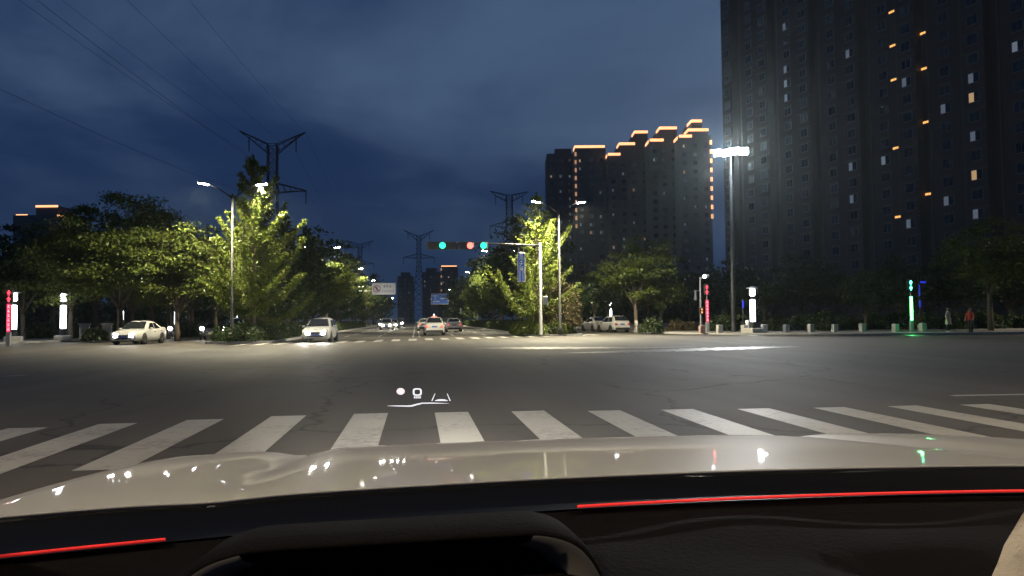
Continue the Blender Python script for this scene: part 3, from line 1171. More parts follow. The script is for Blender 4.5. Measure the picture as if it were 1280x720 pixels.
# camera post with a white lamp
p = base(876, 62, 0.12)
t = empty('camera_post', p, 0, 'slim post with a surveillance camera and small white lamp beside the red signal', 'camera post')
MB().tube([(0, 0, 0), (0, 0, 4.6)], [0.09, 0.06], 10).build('post', STEEL, t)
MB().tube([(0, 0, 4.45), (0.55, -0.1, 4.62)], 0.035, 8).build('arm', STEEL, t)
MB().box((0.45, -0.15, 4.72), (0.55, 0.22, 0.16), 0.2, 0.03).build('camera_housing', WHITE, t)
MB().disc_y((0.28, -0.3, 4.62), 0.13, 0.08, 14).build('lamp', em('camera_lamp', (0.9, 0.95, 1), 14), t)
MB().tube([(0, 0, 3.45), (-0.5, 0, 3.45)], 0.025, 6).build('bracket', STEEL, t)
MB().box((-0.45, -0.02, 3.05), (0.16, 0.04, 0.75)).build('sign_plate', STEEL, t)

# small warning light on a stubby post, and its reddish bollard
p = base(877, 59.5, 0.12)
t = empty('warning_light', p, 0, 'small amber warning light on a short post left of the red signal', 'warning light')
MB().tube([(0, 0, 0), (0, 0, 1.55)], 0.05, 8).build('post', DARKSTEEL, t)
MB().box((0, 0, 1.75), (0.34, 0.18, 0.5), 0, 0.03).build('housing', BLACK, t)
for zc in (1.63, 1.86):
    MB().disc_y((0, -0.10, zc), 0.075, 0.03, 12).build('lens', E_WARN, t)

BOL = MB()
BOL.box((0, 0, 0.30), (0.40, 0.40, 0.60), 0, 0.035)
BOLM = BOL.mesh('bollard', CONC)
BOLR = BOL.mesh('bollard', mat('reddish_granite', (0.38, 0.26, 0.22), 0.8, var=0.3, scale=4))
names = ((877, 'reddish stone bollard under the amber warning light'), (899, 'stone bollard between the red signal and the flood mast'),
         (930, 'stone bollard at the plinth of the tall light column, nearer the flood mast'), (955, 'stone bollard at the plinth of the tall light column, away from the mast'),
         (982.5, 'first lone stone bollard right of the tall light column'), (1012.7, 'second lone stone bollard right of the tall light column'),
         (1043, 'third lone stone bollard right of the tall light column'), (1077.5, 'fourth lone stone bollard right of the tall light column'),
         (1118.7, 'stone bollard just left of the green signal pole'), (1153, 'stone bollard just right of the green signal pole'))
for k, (px, lab) in enumerate(names):
    d = 58.5 if k == 0 else 58.0 - max(0, (px - 930)) * 0.008
    o = bpy.data.objects.new('stone_bollard', BOLR if k == 0 else BOLM)
    COL.objects.link(o)
    o.location = base(px, d, 0.12)
    o.rotation_euler = (0, 0, 0.1 * (k % 3))
    o.scale = (1, 1, 1.02 + 0.05 * (k % 2))
    tag(o, lab, 'bollard', 'stone bollards along the right kerb')

# stone gateposts on the left
for px, lab in ((106, 'square stone gatepost left of the white sedan, the lower wider one'), (134, 'square stone gatepost right behind the white sedan bonnet')):
    t = empty('stone_gatepost', base(px, 53.5, 0.12), 0.3, lab, 'gatepost', 'stone gateposts')
    MB().box((0, 0, 0.55), (0.62, 0.62, 1.1), 0, 0.03).build('shaft', CONC, t)
    MB().box((0, 0, 1.16), (0.76, 0.76, 0.12), 0, 0.03).build('cap', CONC, t)
# pale drum like planter at the green signal
t = empty('planter', base(1151, 57.2, 0.12), 0, 'small planter with a dull bushy plant behind the green signal', 'planter')
MB().lathe((0, 0, 0), [(0.22, 0), (0.28, 0.5), (0.30, 0.52), (0.26, 0.55)], 14).build('pot', CONC, t)
o = bpy.data.objects.new('foliage', shrub_mesh(61, 0.5, 0.4, 0.9, 260, 0.09, LEAF4)); COL.objects.link(o); o.parent = t; o.location = (0, 0, 0.5)
t = empty('litter_bin', base(934, 58.6, 0.12), 0, 'small white litter bin beside the tall light column', 'litter bin')
MB().lathe((0, 0, 0.25), [(0.12, 0), (0.15, 0.6), (0.155, 0.65), (0.12, 0.72)], 14).build('drum', WHITE, t)
MB().tube([(0, 0, 0), (0, 0, 0.3)], 0.04, 8).build('post', DARKSTEEL, t)

# ------------------------------------------------------------------ signal mast with the street name sign
p = base(676, 55.5, 0.13)
t = empty('signal_mast', p, 0, 'grey mast with long arm carrying two horizontal traffic signals at the right island', 'traffic signal')
hz_ = hgt(676, 307, 55.5) - 0.13
MB().lathe((0, 0, 0), [(0.20, 0), (0.20, 0.03), (0.14, 0.05), (0.12, hz_ + 0.25)], 12).build('pole', GREYPOLE, t, True)
MB().tube([(0, 0, hz_), (-2.8, 0, hz_ + 0.13), (-8.3, 0, hz_ + 0.22)], [0.085, 0.07, 0.045], 10).build('arm', GREYPOLE, t, True)
MB().box((0.35, -0.02, 2.6), (0.34, 0.26, 0.62), 0, 0.03).build('control_box', STEEL, t)


def signal_head(xc, lit, n=3, w=1.9):
    zc = hz_ - 0.02
    hd = MB().box((xc, -0.2, zc), (w, 0.2, 0.56), 0, 0.05).build('signal_head', BLACK, t)
    for k in range(n):
        x = xc + (k - (n - 1) / 2) * (w / n)
        c = lit.get(k)
        MB().disc_y((x, -0.315, zc), 0.235, 0.03, 24).build('lens', c or mat('unlit_lens', (0.02, 0.02, 0.02), 0.2), hd)
        b = MB()
        V = []
        for q in range(9):
            a = R(-10 + 200 * q / 8)
            V.append([(x + 0.25 * math.cos(a), -0.30, zc + 0.25 * math.sin(a)), (x + 0.255 * math.cos(a), -0.50, zc + 0.255 * math.sin(a))])
        b.grid(V).build('visor', BLACK, hd, True)
    return hd


k_ = 55.5 / FPX
signal_head((553 - 676) * k_ + 0.05, {1: E_GREEN}, 3, 2.3)
signal_head((588 - 676) * k_ - .27, {1: E_RED}, 2, 1.08)
signal_head((604.5 - 676) * k_, {0: E_GREEN}, 1, 0.6)
# street-name sign hanging from the arm
x0 = (652 - 676) * k_
sg = empty('street_name_sign', p + Vector((x0, 0, 0)), 0, 'vertical blue street-name sign with white characters hanging from the mast arm', 'street sign')
zt, zb = hgt(652, 315.5, 55.5) - .13, hgt(652, 352.5, 55.5) - .13
MB().box((0, -0.02, (zt + zb) / 2), (0.56, 0.05, zt - zb), 0, 0.02).build('board', WHITE, sg)
MB().box((0, -0.05, (zt + zb) / 2), (0.50, 0.014, zt - zb - 0.06)).build('face', BLUEW, sg)
MB().tube([(-.18, 0, zt), (-.18, 0, hz_ + .1)], 0.02, 6).build('hanger', STEEL, sg)
MB().tube([(.18, 0, zt), (.18, 0, hz_ + .1)], 0.02, 6).build('hanger', STEEL, sg)
E_REFL = mat('reflective_white', (0.85, 0.88, 0.9), 0.4)
for k, ch in enumerate('航天大道'):
    me = text_mesh(ch, 0.33)
    me.materials.clear()
    me.materials.append(E_REFL)
    o = bpy.data.objects.new('lettering', me)
    COL.objects.link(o)
    o.parent = sg
    o.rotation_euler = (R(90), 0, 0)
    o.location = (0, -0.064, zt - 0.24 - k * 0.33)
b = MB()
rr = random.Random(5)
for c in range(2):
    for q in range(5):
        zc = zt - 1.47 - q * 0.155
        for s in range(3):
            b.box((-0.11 + c * 0.22 + rr.uniform(-.02, .02), -0.0605, zc + (s - 1) * 0.04), (rr.uniform(.06, .12), 0.006, 0.018))
        b.box((-0.11 + c * 0.22 + rr.uniform(-.03, .03), -0.0612, zc), (0.02, 0.006, 0.10))
b.build('small_lettering', E_REFL, sg)


def gantry_sign(px0, px1, py0, py1, d, side, label, blue):
    p0, p1 = at(px0, py1, d), at(px1, py0, d)
    cxm, w, zc, hh = (p0.x + p1.x) / 2, abs(p1.x - p0.x), (p0.z + p1.z) / 2, abs(p1.z - p0.z)
    Y = (p0.y + p1.y) / 2
    xp = -10.8 if side < 0 else 11.0
    t = empty('road_sign', (xp, Y, 0.13), 0, label, 'road sign')
    z = zc - 0.13
    MB().lathe((0, 0, 0), [(0.19, 0), (0.13, z + 0.6)], 12).build('pole', STEEL, t, True)
    for dz in (-0.35, 0.35):
        MB().tube([(0, 0.12, z + dz), (cxm - xp + (w / 2 if side < 0 else -w / 2), 0.12, z + dz)], 0.06, 8).build('arm', STEEL, t)
    MB().box((cxm - xp, 0, z), (w, 0.06, hh), 0, 0.02).build('board', WHITE, t)
    x0 = cxm - xp
    if blue:
        MB().box((x0, -0.035, z), (w - 0.2, 0.02, hh - 0.2)).build('face', BLUEW, t)
        b = MB()
        for (cx_, cz_, n_) in ((-0.28, .28, 4), (.22, .02, 5), (-.2, -.24, 5)):
            for q in range(n_):
                xx = x0 + w * cx_ + (q - (n_ - 1) / 2) * w * 0.075
                b.box((xx, -0.05, z + hh * cz_), (w * .05, 0.008, hh * .05))
                b.box((xx, -0.051, z + hh * (cz_ + .05)), (w * .05, 0.008, hh * .025))
                b.box((xx, -0.052, z + hh * cz_), (w * .012, 0.008, hh * .13))
        b.box((x0 - w * .27, -0.05, z + hh * .05), (w * .03, 0.008, hh * .24))
        b.build('lettering', E_REFL, t)
    else:
        b = MB()
        cxr = x0 - w * 0.29
        rg = hh * 0.31
        V = []
        for q in range(25):
            a = 2 * math.pi * q / 24
            V.append([(cxr + rg * math.cos(a), -0.036, z + rg * math.sin(a)), (cxr + rg * .8 * math.cos(a), -0.036, z + rg * .8 * math.sin(a))])
        b.grid(V)
        dd = rg * 0.62
        b.add([(cxr - dd - .07, -0.037, z + dd - .07), (cxr - dd + .07, -0.037, z + dd + .07), (cxr + dd + .07, -0.037, z - dd + .07), (cxr + dd - .07, -0.037, z - dd - .07)], [(0, 3, 2, 1)])
        b.build('prohibition_ring', REDP, t)
        b = MB()
        b.disc_y((cxr, -0.035, z + rg * .4), rg * .16, .008, 10)
        b.box((cxr, -0.035, z + rg * .02), (rg * .3, .008, rg * .5))
        b.box((cxr - rg * .2, -0.035, z - rg * .4), (rg * .14, .008, rg * .4))
        b.box((cxr + rg * .2, -0.035, z - rg * .4), (rg * .14, .008, rg * .4))
        b.build('pictogram', INK, t)
        b = MB()
        rr = random.Random(9)
        for (n_, cz_, pit, cx_, s) in ((3, .21, .125, .15, .10), (6, -.20, .088, .17, .066)):
            for q in range(n_):
                xx = x0 + w * cx_ + (q - (n_ - 1) / 2) * w * pit
                zz_ = z + hh * cz_
                cw = w * s
                for k in range(3):
                    b.box((xx, -0.036, zz_ + (k - 1) * cw * .36), (cw * rr.uniform(.5, 1), .008, cw * .14))
                b.box((xx + rr.uniform(-.2, .2) * cw, -0.0365, zz_), (cw * .16, .008, cw))
        b.build('lettering', INK, t)
        light('SPOT', (x0, -4.5, z - 1.5), 260, (1, .97, .9), .1, (0, 4.5, 1.5), 60, .5, t)  # unseen spot added to brighten the sign board, no fixture built
    return t


gantry_sign(465, 494.5, 353.5, 368.5, 122, -1, 'white overhead road sign with a prohibition ring and dark lettering', False)
gantry_sign(539, 560.5, 367, 380.5, 185, 1, 'blue overhead direction sign with white border and lettering', True)


# ------------------------------------------------------------------ cars
def car_meshes(kind):
    """mesh data of every part of a car; front faces -Y, wheels on z = 0"""
    if kind == 'sedan':
        L, W, Ht = 4.55, 1.78, 1.46
        top = [(-2.27, .56), (-2.20, .70), (-1.9, .80), (-1.2, .92), (-0.85, .97), (0.3, .98), (1.25, 1.02), (1.9, 1.06), (2.18, 1.03), (2.27, .80)]
        gh = ((-0.95, .93), (-0.15, 1.43), (0.75, 1.45), (1.62, 1.02))
        wb = 1.33
    elif kind == 'hatch':
        L, W, Ht = 4.25, 1.78, 1.55
        top = [(-2.12, .58), (-2.05, .74), (-1.75, .86), (-1.1, .97), (-0.85, 1.0), (0.3, 1.0), (1.3, 1.03), (1.85, 1.06), (2.06, 1.02), (2.12, .72)]
        gh = ((-1.0, .95), (-0.25, 1.50), (1.35, 1.53), (1.98, 1.04))
        wb = 1.28
    else:
        L, W, Ht = 4.6, 1.86, 1.68
        top = [(-2.3, .66), (-2.22, .86), (-1.9, .98), (-1.2, 1.06), (-0.9, 1.08), (0.3, 1.08), (1.4, 1.10), (1.95, 1.12), (2.22, 1.08), (2.3, .75)]
        gh = ((-1.05, 1.03), (-0.35, 1.62), (1.45, 1.66), (2.10, 1.10))
        wb = 1.35
    hw = W / 2
    out = {}
    # lower body: loft of cross-sections
    rows = []
    for i, (y, zt_) in enumerate(top):
        e = min(1, (abs(abs(y) - L / 2)) / 0.55)
        w = hw * (0.80 + 0.20 * math.sqrt(max(0, 1 - (1 - e) ** 2)))
        zb_ = 0.24 if 0 < i < len(top) - 1 else 0.30
        belt = min(zt_ - 0.05, 0.80)
        pr_ = [(w * .90, zb_), (w * .985, zb_ + .10), (w, zb_ + .28), (w * .985, belt), (w * .93, zt_ - .02), (w * .80, zt_), (0, zt_ + .02)]
        rows.append([(x, y, z) for x, z in pr_] + [(-x, y, z) for x, z in pr_[-2::-1]])
    b = MB().grid(rows)
    for e, flip in ((0, True), (len(rows) - 1, False)):
        o_ = len(b.v)
        b.v += rows[e]
        f = tuple(range(o_, o_ + len(rows[e])))
        b.f.append(f[::-1] if flip else f)
        b.m.append(0)
    # flat floor
    o_ = len(b.v)
    for r_ in rows:
        b.v += [r_[0], r_[-1]]
    for i in range(len(rows) - 1):
        b.f.append((o_ + 2 * i, o_ + 2 * i + 1, o_ + 2 * i + 3, o_ + 2 * i + 2)); b.m.append(0)
    out['body'] = [(b, 'paint', True)]
    # cabin
    (ya, za), (yb, zb2), (yc, zc), (yd, zd) = gh
    wb_, wr = hw * .90, hw * .66
    secs = [(ya, za, wb_ * .95, za), (yb, zb2, wr, za), (0.5 * (yb + yc), max(zb2, zc) + .02, wr * 1.02, za), (yc, zc, wr * .97, za), (yd, zd, wb_ * .93, za)]

    def sec(y, z, w):
        base_w = wb_ * (.96 if y in (ya, yd) else 1.0)
        t_ = (z - za) / (max(zb2, zc) - za)
        return [(base_w, y, za - .03), (base_w * (1 - t_) + w * 1.05 * t_ if t_ > .1 else base_w, y, z - .05 * t_ - (.0 if t_ > .1 else 0)), (w * .8 if t_ > .1 else base_w * .8, y, z + .015 * t_), (0, y, z + .03 * t_)]
    rows2 = []
    for y, z, w, _ in secs:
        s = sec(y, z, w)
        rows2.append(s + [(-x, yy, zz_) for x, yy, zz_ in s[-2::-1]])
    b = MB().grid(rows2)
    out['cabin'] = [(b, 'paint', True)]

    def pane(c4, off, name, n_=4):
        if name in ('windscreen', 'rear_window'):
            off = -off
        """bilinear patch through four corners pushed out along its normal"""
        a_, b_, c_2, d_ = (Vector(q) for q in c4)
        nn = (b_ - a_).cross(d_ - a_).normalized() * off
        V = []
        for i in range(n_ + 1):
            u = i / n_
            V.append([tuple((a_.lerp(b_, v / n_)).lerp(d_.lerp(c_2, v / n_), u) + nn) for v in range(n_ + 1)])
        out.setdefault(name, []).append((MB().grid(V), 'glass', False))
    rz_ = lambda y, z, k: None
    f = 0.10
    # windscreen and rear window lie just above the cabin's sloping ends
    wt, wbm = wr * .88, wb_ * .86
    pane([(wbm, ya + f * .6, za + .05), (-wbm, ya + f * .6, za + .05), (-wt, yb - .02, zb2 - .03), (wt, yb - .02, zb2 - .03)], 0.035, 'windscreen')
    pane([(-wbm * .95, yd - f * .6, zd + .05), (wbm * .95, yd - f * .6, zd + .05), (wt * .97, yc + .03, zc - .03), (-wt * .97, yc + .03, zc - .03)], 0.035, 'rear_window')
    ymid = (yb + yc) / 2 + .05
    for s in (1, -1):
        xb, xt = s * wb_ * .985, s * (wb_ * .105 + wr * 1.05 * .895)
        zb3, zt3 = za + .03, zb2 - .10
        q1 = [(xb, ya + .38, zb3), (xb, ymid - .04, zb3), (xt, ymid - .04, zt3), (xt, yb + .06, zt3)]
        q2 = [(xb, ymid + .04, zb3), (xb, yd - .42, zb3 + .02), (xt, yc - .02, zt3), (xt, ymid + .04, zt3)]
        for q in (q1, q2):
            pane(q if s > 0 else q[::-1], 0.022, 'side_window')
        b = MB().box((s * (hw + .09), ya + .42, za + .06), (.20, .11, .13), 0, .03)
        out.setdefault('mirror', []).append((b, 'paint', True))
        b = MB().box((s * (hw * .985 + .012), ymid - .18, .80), (.03, .17, .035))
        b2 = MB().box((s * (hw * .985 + .012), ymid + .85, .82), (.03, .17, .035))
        out.setdefault('door_handle', []).extend([(b, 'chrome', False), (b2, 'chrome', False)])
        b = MB().add([(s * (hw + .003), ymid, .40), (s * (hw + .003), ymid + .018, .40), (s * (hw * .99 + .003), ymid + .018, .80), (s * (hw * .99 + .003), ymid, .80)], [(0, 1, 2, 3)])
        out.setdefault('door_gap', []).append((b, 'black', False))
        # lamps
        yf, yr = -L / 2, L / 2
        zl = top[1][1] - .08
        b = MB()
        V = [[(s * hw * .40, yf + .00, zl - .13), (s * hw * .40, yf + .045, zl + .06)], [(s * hw * .66, yf + .02, zl - .14), (s * hw * .66, yf + .10, zl + .10)], [(s * hw * .88, yf + .13, zl - .07), (s * hw * .86, yf + .33, zl + .11)]]
        V = [[(x, y - .03, z) for x, y, z in r_] for r_ in V]
        out.setdefault('headlight', []).append((b.grid(V), 'head', False))
        zr = top[-2][1] - .22
        b = MB().box((s * hw * .72, yr - .01, zr), (.26, .14, .15), 0, .04)
        out.setdefault('tail_lamp', []).append((b, 'tail', False))
        for yw in (-wb, wb):
            b = MB().disc_x((0, 0, 0), [(.365, -.02), (.375, .018), (.36, .022)], 22)
            b.v = [(s * (hw - .012) + s * x, y + yw, z + .36) for x, y, z in b.v]
            out.setdefault('wheel_arch', []).append((b, 'black', False))
            b = MB().disc_x((0, 0, 0), [(.24, -.20), (.31, -.18), (.318, -.10), (.318, .0), (.30, .03), (.215, .035)], 24)
            b.v = [(s * (hw - .002) + s * x, y + yw, z + .318) for x, y, z in b.v]
            r_ = MB().disc_x((0, 0, 0), [(.21, .01), (.205, .042), (.17, .03), (.05, .034), (.04, .045)], 20)
            r_.v = [(s * hw + s * x, y + yw, z + .318) for x, y, z in r_.v]
            out.setdefault('wheel', []).append((b, 'rubber', True, r_))
    # grille, bumper intakes, plates, lower rear bumper
    yf, yr = -L / 2, L / 2
    zg = top[1][1] - .13
    out['grille'] = [(MB().box((0, yf + .02, zg), (hw * .78, .08, .12), 0, .02), 'black', False)]
    out['lower_grille'] = [(MB().box((0, yf + .03, .40), (hw * 1.15, .09, .13), 0, .02), 'black', False)]
    out['number_plate'] = [(MB().box((0, yf - .022, .50), (.44, .02, .13)), 'plate', False), (MB().box((0, yr + .012, .74 if kind == 'sedan' else .78), (.44, .02, .13)), 'plate', False)]
    out['rear_bumper'] = [(MB().box((0, yr - .07, .38), (hw * 1.66, .2, .22), 0, .05), 'black', False)]
    return out


CARS = {k: car_meshes(k) for k in ('sedan', 'hatch', 'suv')}
PLATE = mat('plate_blue', (0.05, 0.10, 0.35), 0.4)


MESHCACHE = {}


def car(kind, paint, p, rz, label, name='car', heads=False, tails=False, group=None, sign=False, beam=0):
    t = empty(name, p, rz, label, 'car', group)
    mm = {'paint': paint, 'glass': GLASSD, 'chrome': CHROME, 'black': BLACK, 'rubber': RUBBER, 'plate': PLATE,
          'head': E_HEAD if heads else mat('headlight_off', (0.5, 0.52, 0.54), 0.1, coat=1.0), 'tail': E_TAIL if tails else E_TAILOFF}
    for nm, lst in CARS[kind].items():
        for i, it in enumerate(lst):
            key = (kind, nm, i, mm[it[1]].name)
            if key not in MESHCACHE:
                MESHCACHE[key] = it[0].mesh(nm, mm[it[1]], it[2])
            o = bpy.data.objects.new('tyre' if nm == 'wheel' else nm, MESHCACHE[key])
            if nm == 'wheel':
                w = bpy.data.objects.new('wheel', None)
                COL.objects.link(w)
                w.parent = t
                COL.objects.link(o)
                o.parent = w
                key2 = (kind, 'rim', i)
                if key2 not in MESHCACHE:
                    MESHCACHE[key2] = it[3].mesh('rim', CHROME, True)
                r_ = bpy.data.objects.new('rim', MESHCACHE[key2])
                COL.objects.link(r_)
                r_.parent = w
                continue
            COL.objects.link(o)
            o.parent = t
    if sign:
        MB().box((0, 0.1, 1.62), (0.50, 0.16, 0.13), 0, .03).build('roof_sign', E_RSIGN, t)
        MB().box((0, 0.1, 1.74), (0.10, 0.10, 0.26), 0, .02).build('sign_light', em('taxi_sign_light', (0.9, 0.97, 1.0), 3), t)
    if beam:
        for s in (-.6, .6):
            light('SPOT', (s, -2.45, .66), beam, (1, .95, .86), .06, (0, -1, -.10), 70, .7, t)
    return t


E_RSIGN = em('taxi_sign', (1.0, 0.25, 0.2), 0.16)

GP = G(167, 430.5)
car('sedan', WHITECAR, (GP.x, GP.y + 1.0, 0), R(-4), 'white sedan with headlights on emerging at the left beside the gateposts', 'white_sedan', heads=True, beam=40)
GP = base(397, 47.5)
car('hatch', WHITECAR, (GP.x, GP.y + 1.5, 0), R(-2), 'oncoming white hatchback with dazzling headlights at the far crossing', 'white_hatchback', heads=True, beam=420)
GP = base(542.5, 66)
car('hatch', WHITECAR, GP, R(180), 'white taxi with a lit roof sign seen from behind, middle lane', 'taxi', tails=True, sign=True)
GP = base(566.5, 84)
car('sedan', WHITECAR, GP, R(180), 'white car seen from behind, right of the taxi', 'white_car', tails=True)
GP = base(531, 92)
car('sedan', WHITECAR, GP, R(180), 'white car half hidden to the left of the taxi', 'white_car', tails=True)
GP = base(557, 104)
car('hatch', DARKCAR, GP, R(180), 'dark car between the taxi and the white car with red tail lamps', 'dark_car', tails=True)
GP = base(766, 71)
car('hatch', WHITECAR, GP, R(190), 'parked white hatchback, the nearer of two behind the right island', 'white_hatchback')
GP = base(744, 77)
car('sedan', WHITECAR, GP, R(188), 'parked white sedan, the farther of two behind the right island', 'white_sedan')
GP = base(296, 66)
car('suv', SILVER, GP, R(0), 'pale van-like car with yellowish headlights behind the left hedge', 'silver_car', heads=True)
GP = base(336, 88)
car('sedan', SILVER, GP, R(0), 'silver car with lit headlights further behind the left hedge', 'silver_car', heads=True)
for px, d, kd, lab in ((483.5, 104, 'hatch', 'first far oncoming car with glaring lights'), (491.5, 117, 'sedan', 'second far oncoming car with glaring lights'), (499.5, 138, 'suv', 'third far oncoming car with white lights'), (479, 132, 'sedan', 'far oncoming car in the outer lane with glaring lights')):
    car(kd, WHITECAR if kd != 'suv' else DARKCAR, base(px, d), 0, lab, 'oncoming_car', heads=True, group='far oncoming cars', beam=150 if d < 160 else 0)


def scooter(p, rz, label):
    t = empty('motor_scooter', p, rz, label, 'scooter', 'scooters by the left corner')
    for y in (-.62, .62):
        w = bpy.data.objects.new('wheel', None); COL.objects.link(w); w.parent = t
        b = MB().disc_x((0, y, .25), [(.17, -.05), (.25, -.035), (.25, .035), (.17, .05)], 18)
        b.build('tyre', RUBBER, w)
        MB().disc_x((0, y, .25), [(.165, -.04), (.165, .04)], 14).build('rim', CHROME, w)
    V = [[(x, y, z) for x in (-.17, .17)] for y, z in ((-.40, .95), (-.46, .6), (-.36, .33), (.1, .28), (.25, .6), (.75, .66), (.8, .45))]
    MB().grid(V).build('body', SILVER, t, True)
    MB().box((0, .42, .52), (.30, .62, .36), 0, .08).build('rear_body', SILVER, t)
    MB().box((0, .36, .74), (.27, .68, .09), 0, .04).build('seat', BLACK, t)
    MB().tube([(0, -.62, .25), (0, -.42, .98)], .035, 8).build('fork', DARKSTEEL, t)
    MB().tube([(-.32, -.36, 1.04), (0, -.42, 1.0), (.32, -.36, 1.04)], .022, 8).build('handlebar', DARKSTEEL, t)
    MB().disc_y((0, -.50, .88), .11, .05, 14).build('headlight', E_HEAD, t)
    for s in (-1, 1):
        MB().box((s * .27, -.38, 1.2), (.12, .03, .09)).build('mirror', BLACK, t)
    return t


GP = base(254, 56.5)
scooter(GP, 0.05, 'motor scooter with a bright headlight left of the hedge tip')
GP = base(217, 60)
scooter(GP, -0.3, 'motor scooter with lit headlight right behind the white sedan')


# ------------------------------------------------------------------ pedestrians
def person(p, rz, joints, edges, clothes, label, hair=(0.012, 0.010, 0.010)):
    """one continuous skinned body; coat, trousers and shoes are told apart by height bands in separate child meshes"""
    t = empty('person', p, rz, label, 'person', 'pedestrians at the right corner')
    me = bpy.data.meshes.new('body')
    me.from_pydata([j[0] for j in joints], edges, [])
    o = bpy.data.objects.new('body', me)
    COL.objects.link(o)
    o.parent = t
    sm = o.modifiers.new('skin', 'SKIN')
    for v, j in zip(me.skin_vertices[0].data, joints):
        v.radius = j[1] if isinstance(j[1], tuple) else (j[1], j[1])
    me.skin_vertices[0].data[0].use_root = True
    sb = o.modifiers.new('sub', 'SUBSURF')
    sb.levels = sb.render_levels = 2
    me.materials.append(clothes['skin'])
    for nm, b, m_ in clothes['parts']:
        b.build(nm, m_, t, True)
    return t


SKIN = mat('skin', (0.36, 0.22, 0.16), 0.6)
HAIR = mat('hair', (0.012, 0.010, 0.009), 0.5)
COAT = mat('beige_coat', (0.42, 0.36, 0.27), 0.9, var=0.15, scale=8)
REDT = mat('red_jacket', (0.33, 0.045, 0.025), 0.9, var=0.15, scale=8)
TROU = mat('dark_trousers', (0.02, 0.02, 0.024), 0.9)
SHOE = mat('white_shoes', (0.62, 0.6, 0.57), 0.7)


def body_joints(lean=0.0, stride=0.12, arm=0.0):
    J = [((0, 0, .92), (.13, .10)), ((0, -lean * .5, 1.15), (.13, .10)), ((0, -lean, 1.38), (.16, .10)), ((0, -lean, 1.48), (.05, .05)), ((0, -lean - .02, 1.56), (.075, .085)), ((0, -lean - .02, 1.66), (.078, .09))]
    E = [(0, 1), (1, 2), (2, 3), (3, 4), (4, 5)]
    for s, st in ((1, stride), (-1, -stride)):
        o_ = len(J)
        J += [((s * .09, 0, .88), (.085, .085)), ((s * .10, -st * .4 - .03, .48), (.062, .062)), ((s * .10, -st * .6 + .03, .10), (.042, .042)), ((s * .10, -st * .6 - .10, .05), (.04, .035))]
        E += [(0, o_), (o_, o_ + 1), (o_ + 1, o_ + 2), (o_ + 2, o_ + 3)]
        o_ = len(J)
        J += [((s * .19, -lean, 1.36), (.055, .055)), ((s * .24, -lean + .03 - arm * .1, 1.10), (.042, .042)), ((s * .25, -lean - .06 - arm, .88 + arm * .3), (.034, .034)), ((s * .25, -lean - .09 - arm, .78 + arm * .3), (.03, .022))]
        E += [(2, o_), (o_, o_ + 1), (o_ + 1, o_ + 2), (o_ + 2, o_ + 3)]
    return J, E


def tube_cloth(ring, n=16):
    """loft of elliptical rings (cx, cy, z, rx, ry)"""
    V = []
    for cx_, cy_, z, rx, ry in ring:
        V.append([(cx_ + rx * math.cos(2 * math.pi * k / n), cy_ + ry * math.sin(2 * math.pi * k / n), z) for k in range(n + 1)])
    return MB().grid(V)


def outfit(coat_m, hem, lean, stride, long):
    parts = []
    ring = [(0, -.0, hem, .25 if long else .19, .20 if long else .15), (0, -lean * .2, .95, .19, .15), (0, -lean * .5, 1.15, .18, .14), (0, -lean, 1.36, .215, .135), (0, -lean, 1.46, .10, .09), (0, -lean, 1.50, .07, .07)]
    parts.append(('coat' if long else 'jacket', tube_cloth(ring), coat_m))
    for s, st in ((1, stride), (-1, -stride)):
        parts.append(('trouser_leg', MB().tube([(s * .09, 0, .90), (s * .10, -st * .4 - .03, .48), (s * .10, -st * .6 + .03, .10)], [.11, .085, .065], 12), TROU))
        parts.append(('shoe', MB().box((s * .10, -st * .6 - .06, .05), (.10, .27, .10), 0, .03), SHOE if long else TROU))
        parts.append(('sleeve', MB().tube([(s * .17, -lean, 1.38), (s * .24, -lean + .03, 1.10), (s * .25, -lean - .06, .88)], [.085, .066, .052], 12), coat_m))
    b = MB()
    V = []
    for i in range(7):
        ph = R(-10 + 100 * i / 6)
        V.append([(.098 * math.cos(ph) * math.cos(2 * math.pi * k / 14), -lean - .0 + .112 * math.cos(ph) * math.sin(2 * math.pi * k / 14) + .012, 1.60 + .155 * math.sin(ph)) for k in range(15)])
    parts.append(('hair', b.grid(V), HAIR))
    return {'skin': SKIN, 'parts': parts}


J, E = body_joints(0.0, 0.06)
person(base(1185, 53.8, 0.13), 0.5, J, E, outfit(COAT, .55, 0.0, .06, True), 'pedestrian in a long beige coat and white shoes standing at the kerb')
J, E = body_joints(0.10, 0.20, .12)
person(base(1213, 53.0, 0.13), -1.0, J, E, outfit(REDT, .82, 0.10, .20, False), 'pedestrian in a dark red jacket leaning forward beside the lone trunk')


# ------------------------------------------------------------------ buildings
WALL = mat('tower_wall', (0.115, 0.09, 0.075), 0.85, var=0.2, scale=0.2)
WALL2 = mat('tower_wall_far', (0.085, 0.083, 0.085), 0.85, var=0.2, scale=0.15)
TRIM = mat('tower_trim', (0.15, 0.125, 0.105), 0.8)
FRAME = mat('window_frame', (0.20, 0.20, 0.20), 0.5)


def win_mesh(w, h, glass, name='window', both=False):
    b = MB()
    b.box((0, -.02, h / 2), (w + .16, .10, h + .16))
    b.cur = 1
    b.box((-w / 4 - .01, -.08, h / 2), (w / 2 - .06, .03, h - .08))
    b.cur = 2
    b.box((w / 4 + .01, -.08, h / 2), (w / 2 - .06, .03, h - .08))
    return b.mesh(name, [FRAME, glass, glass if both else GLASSD])


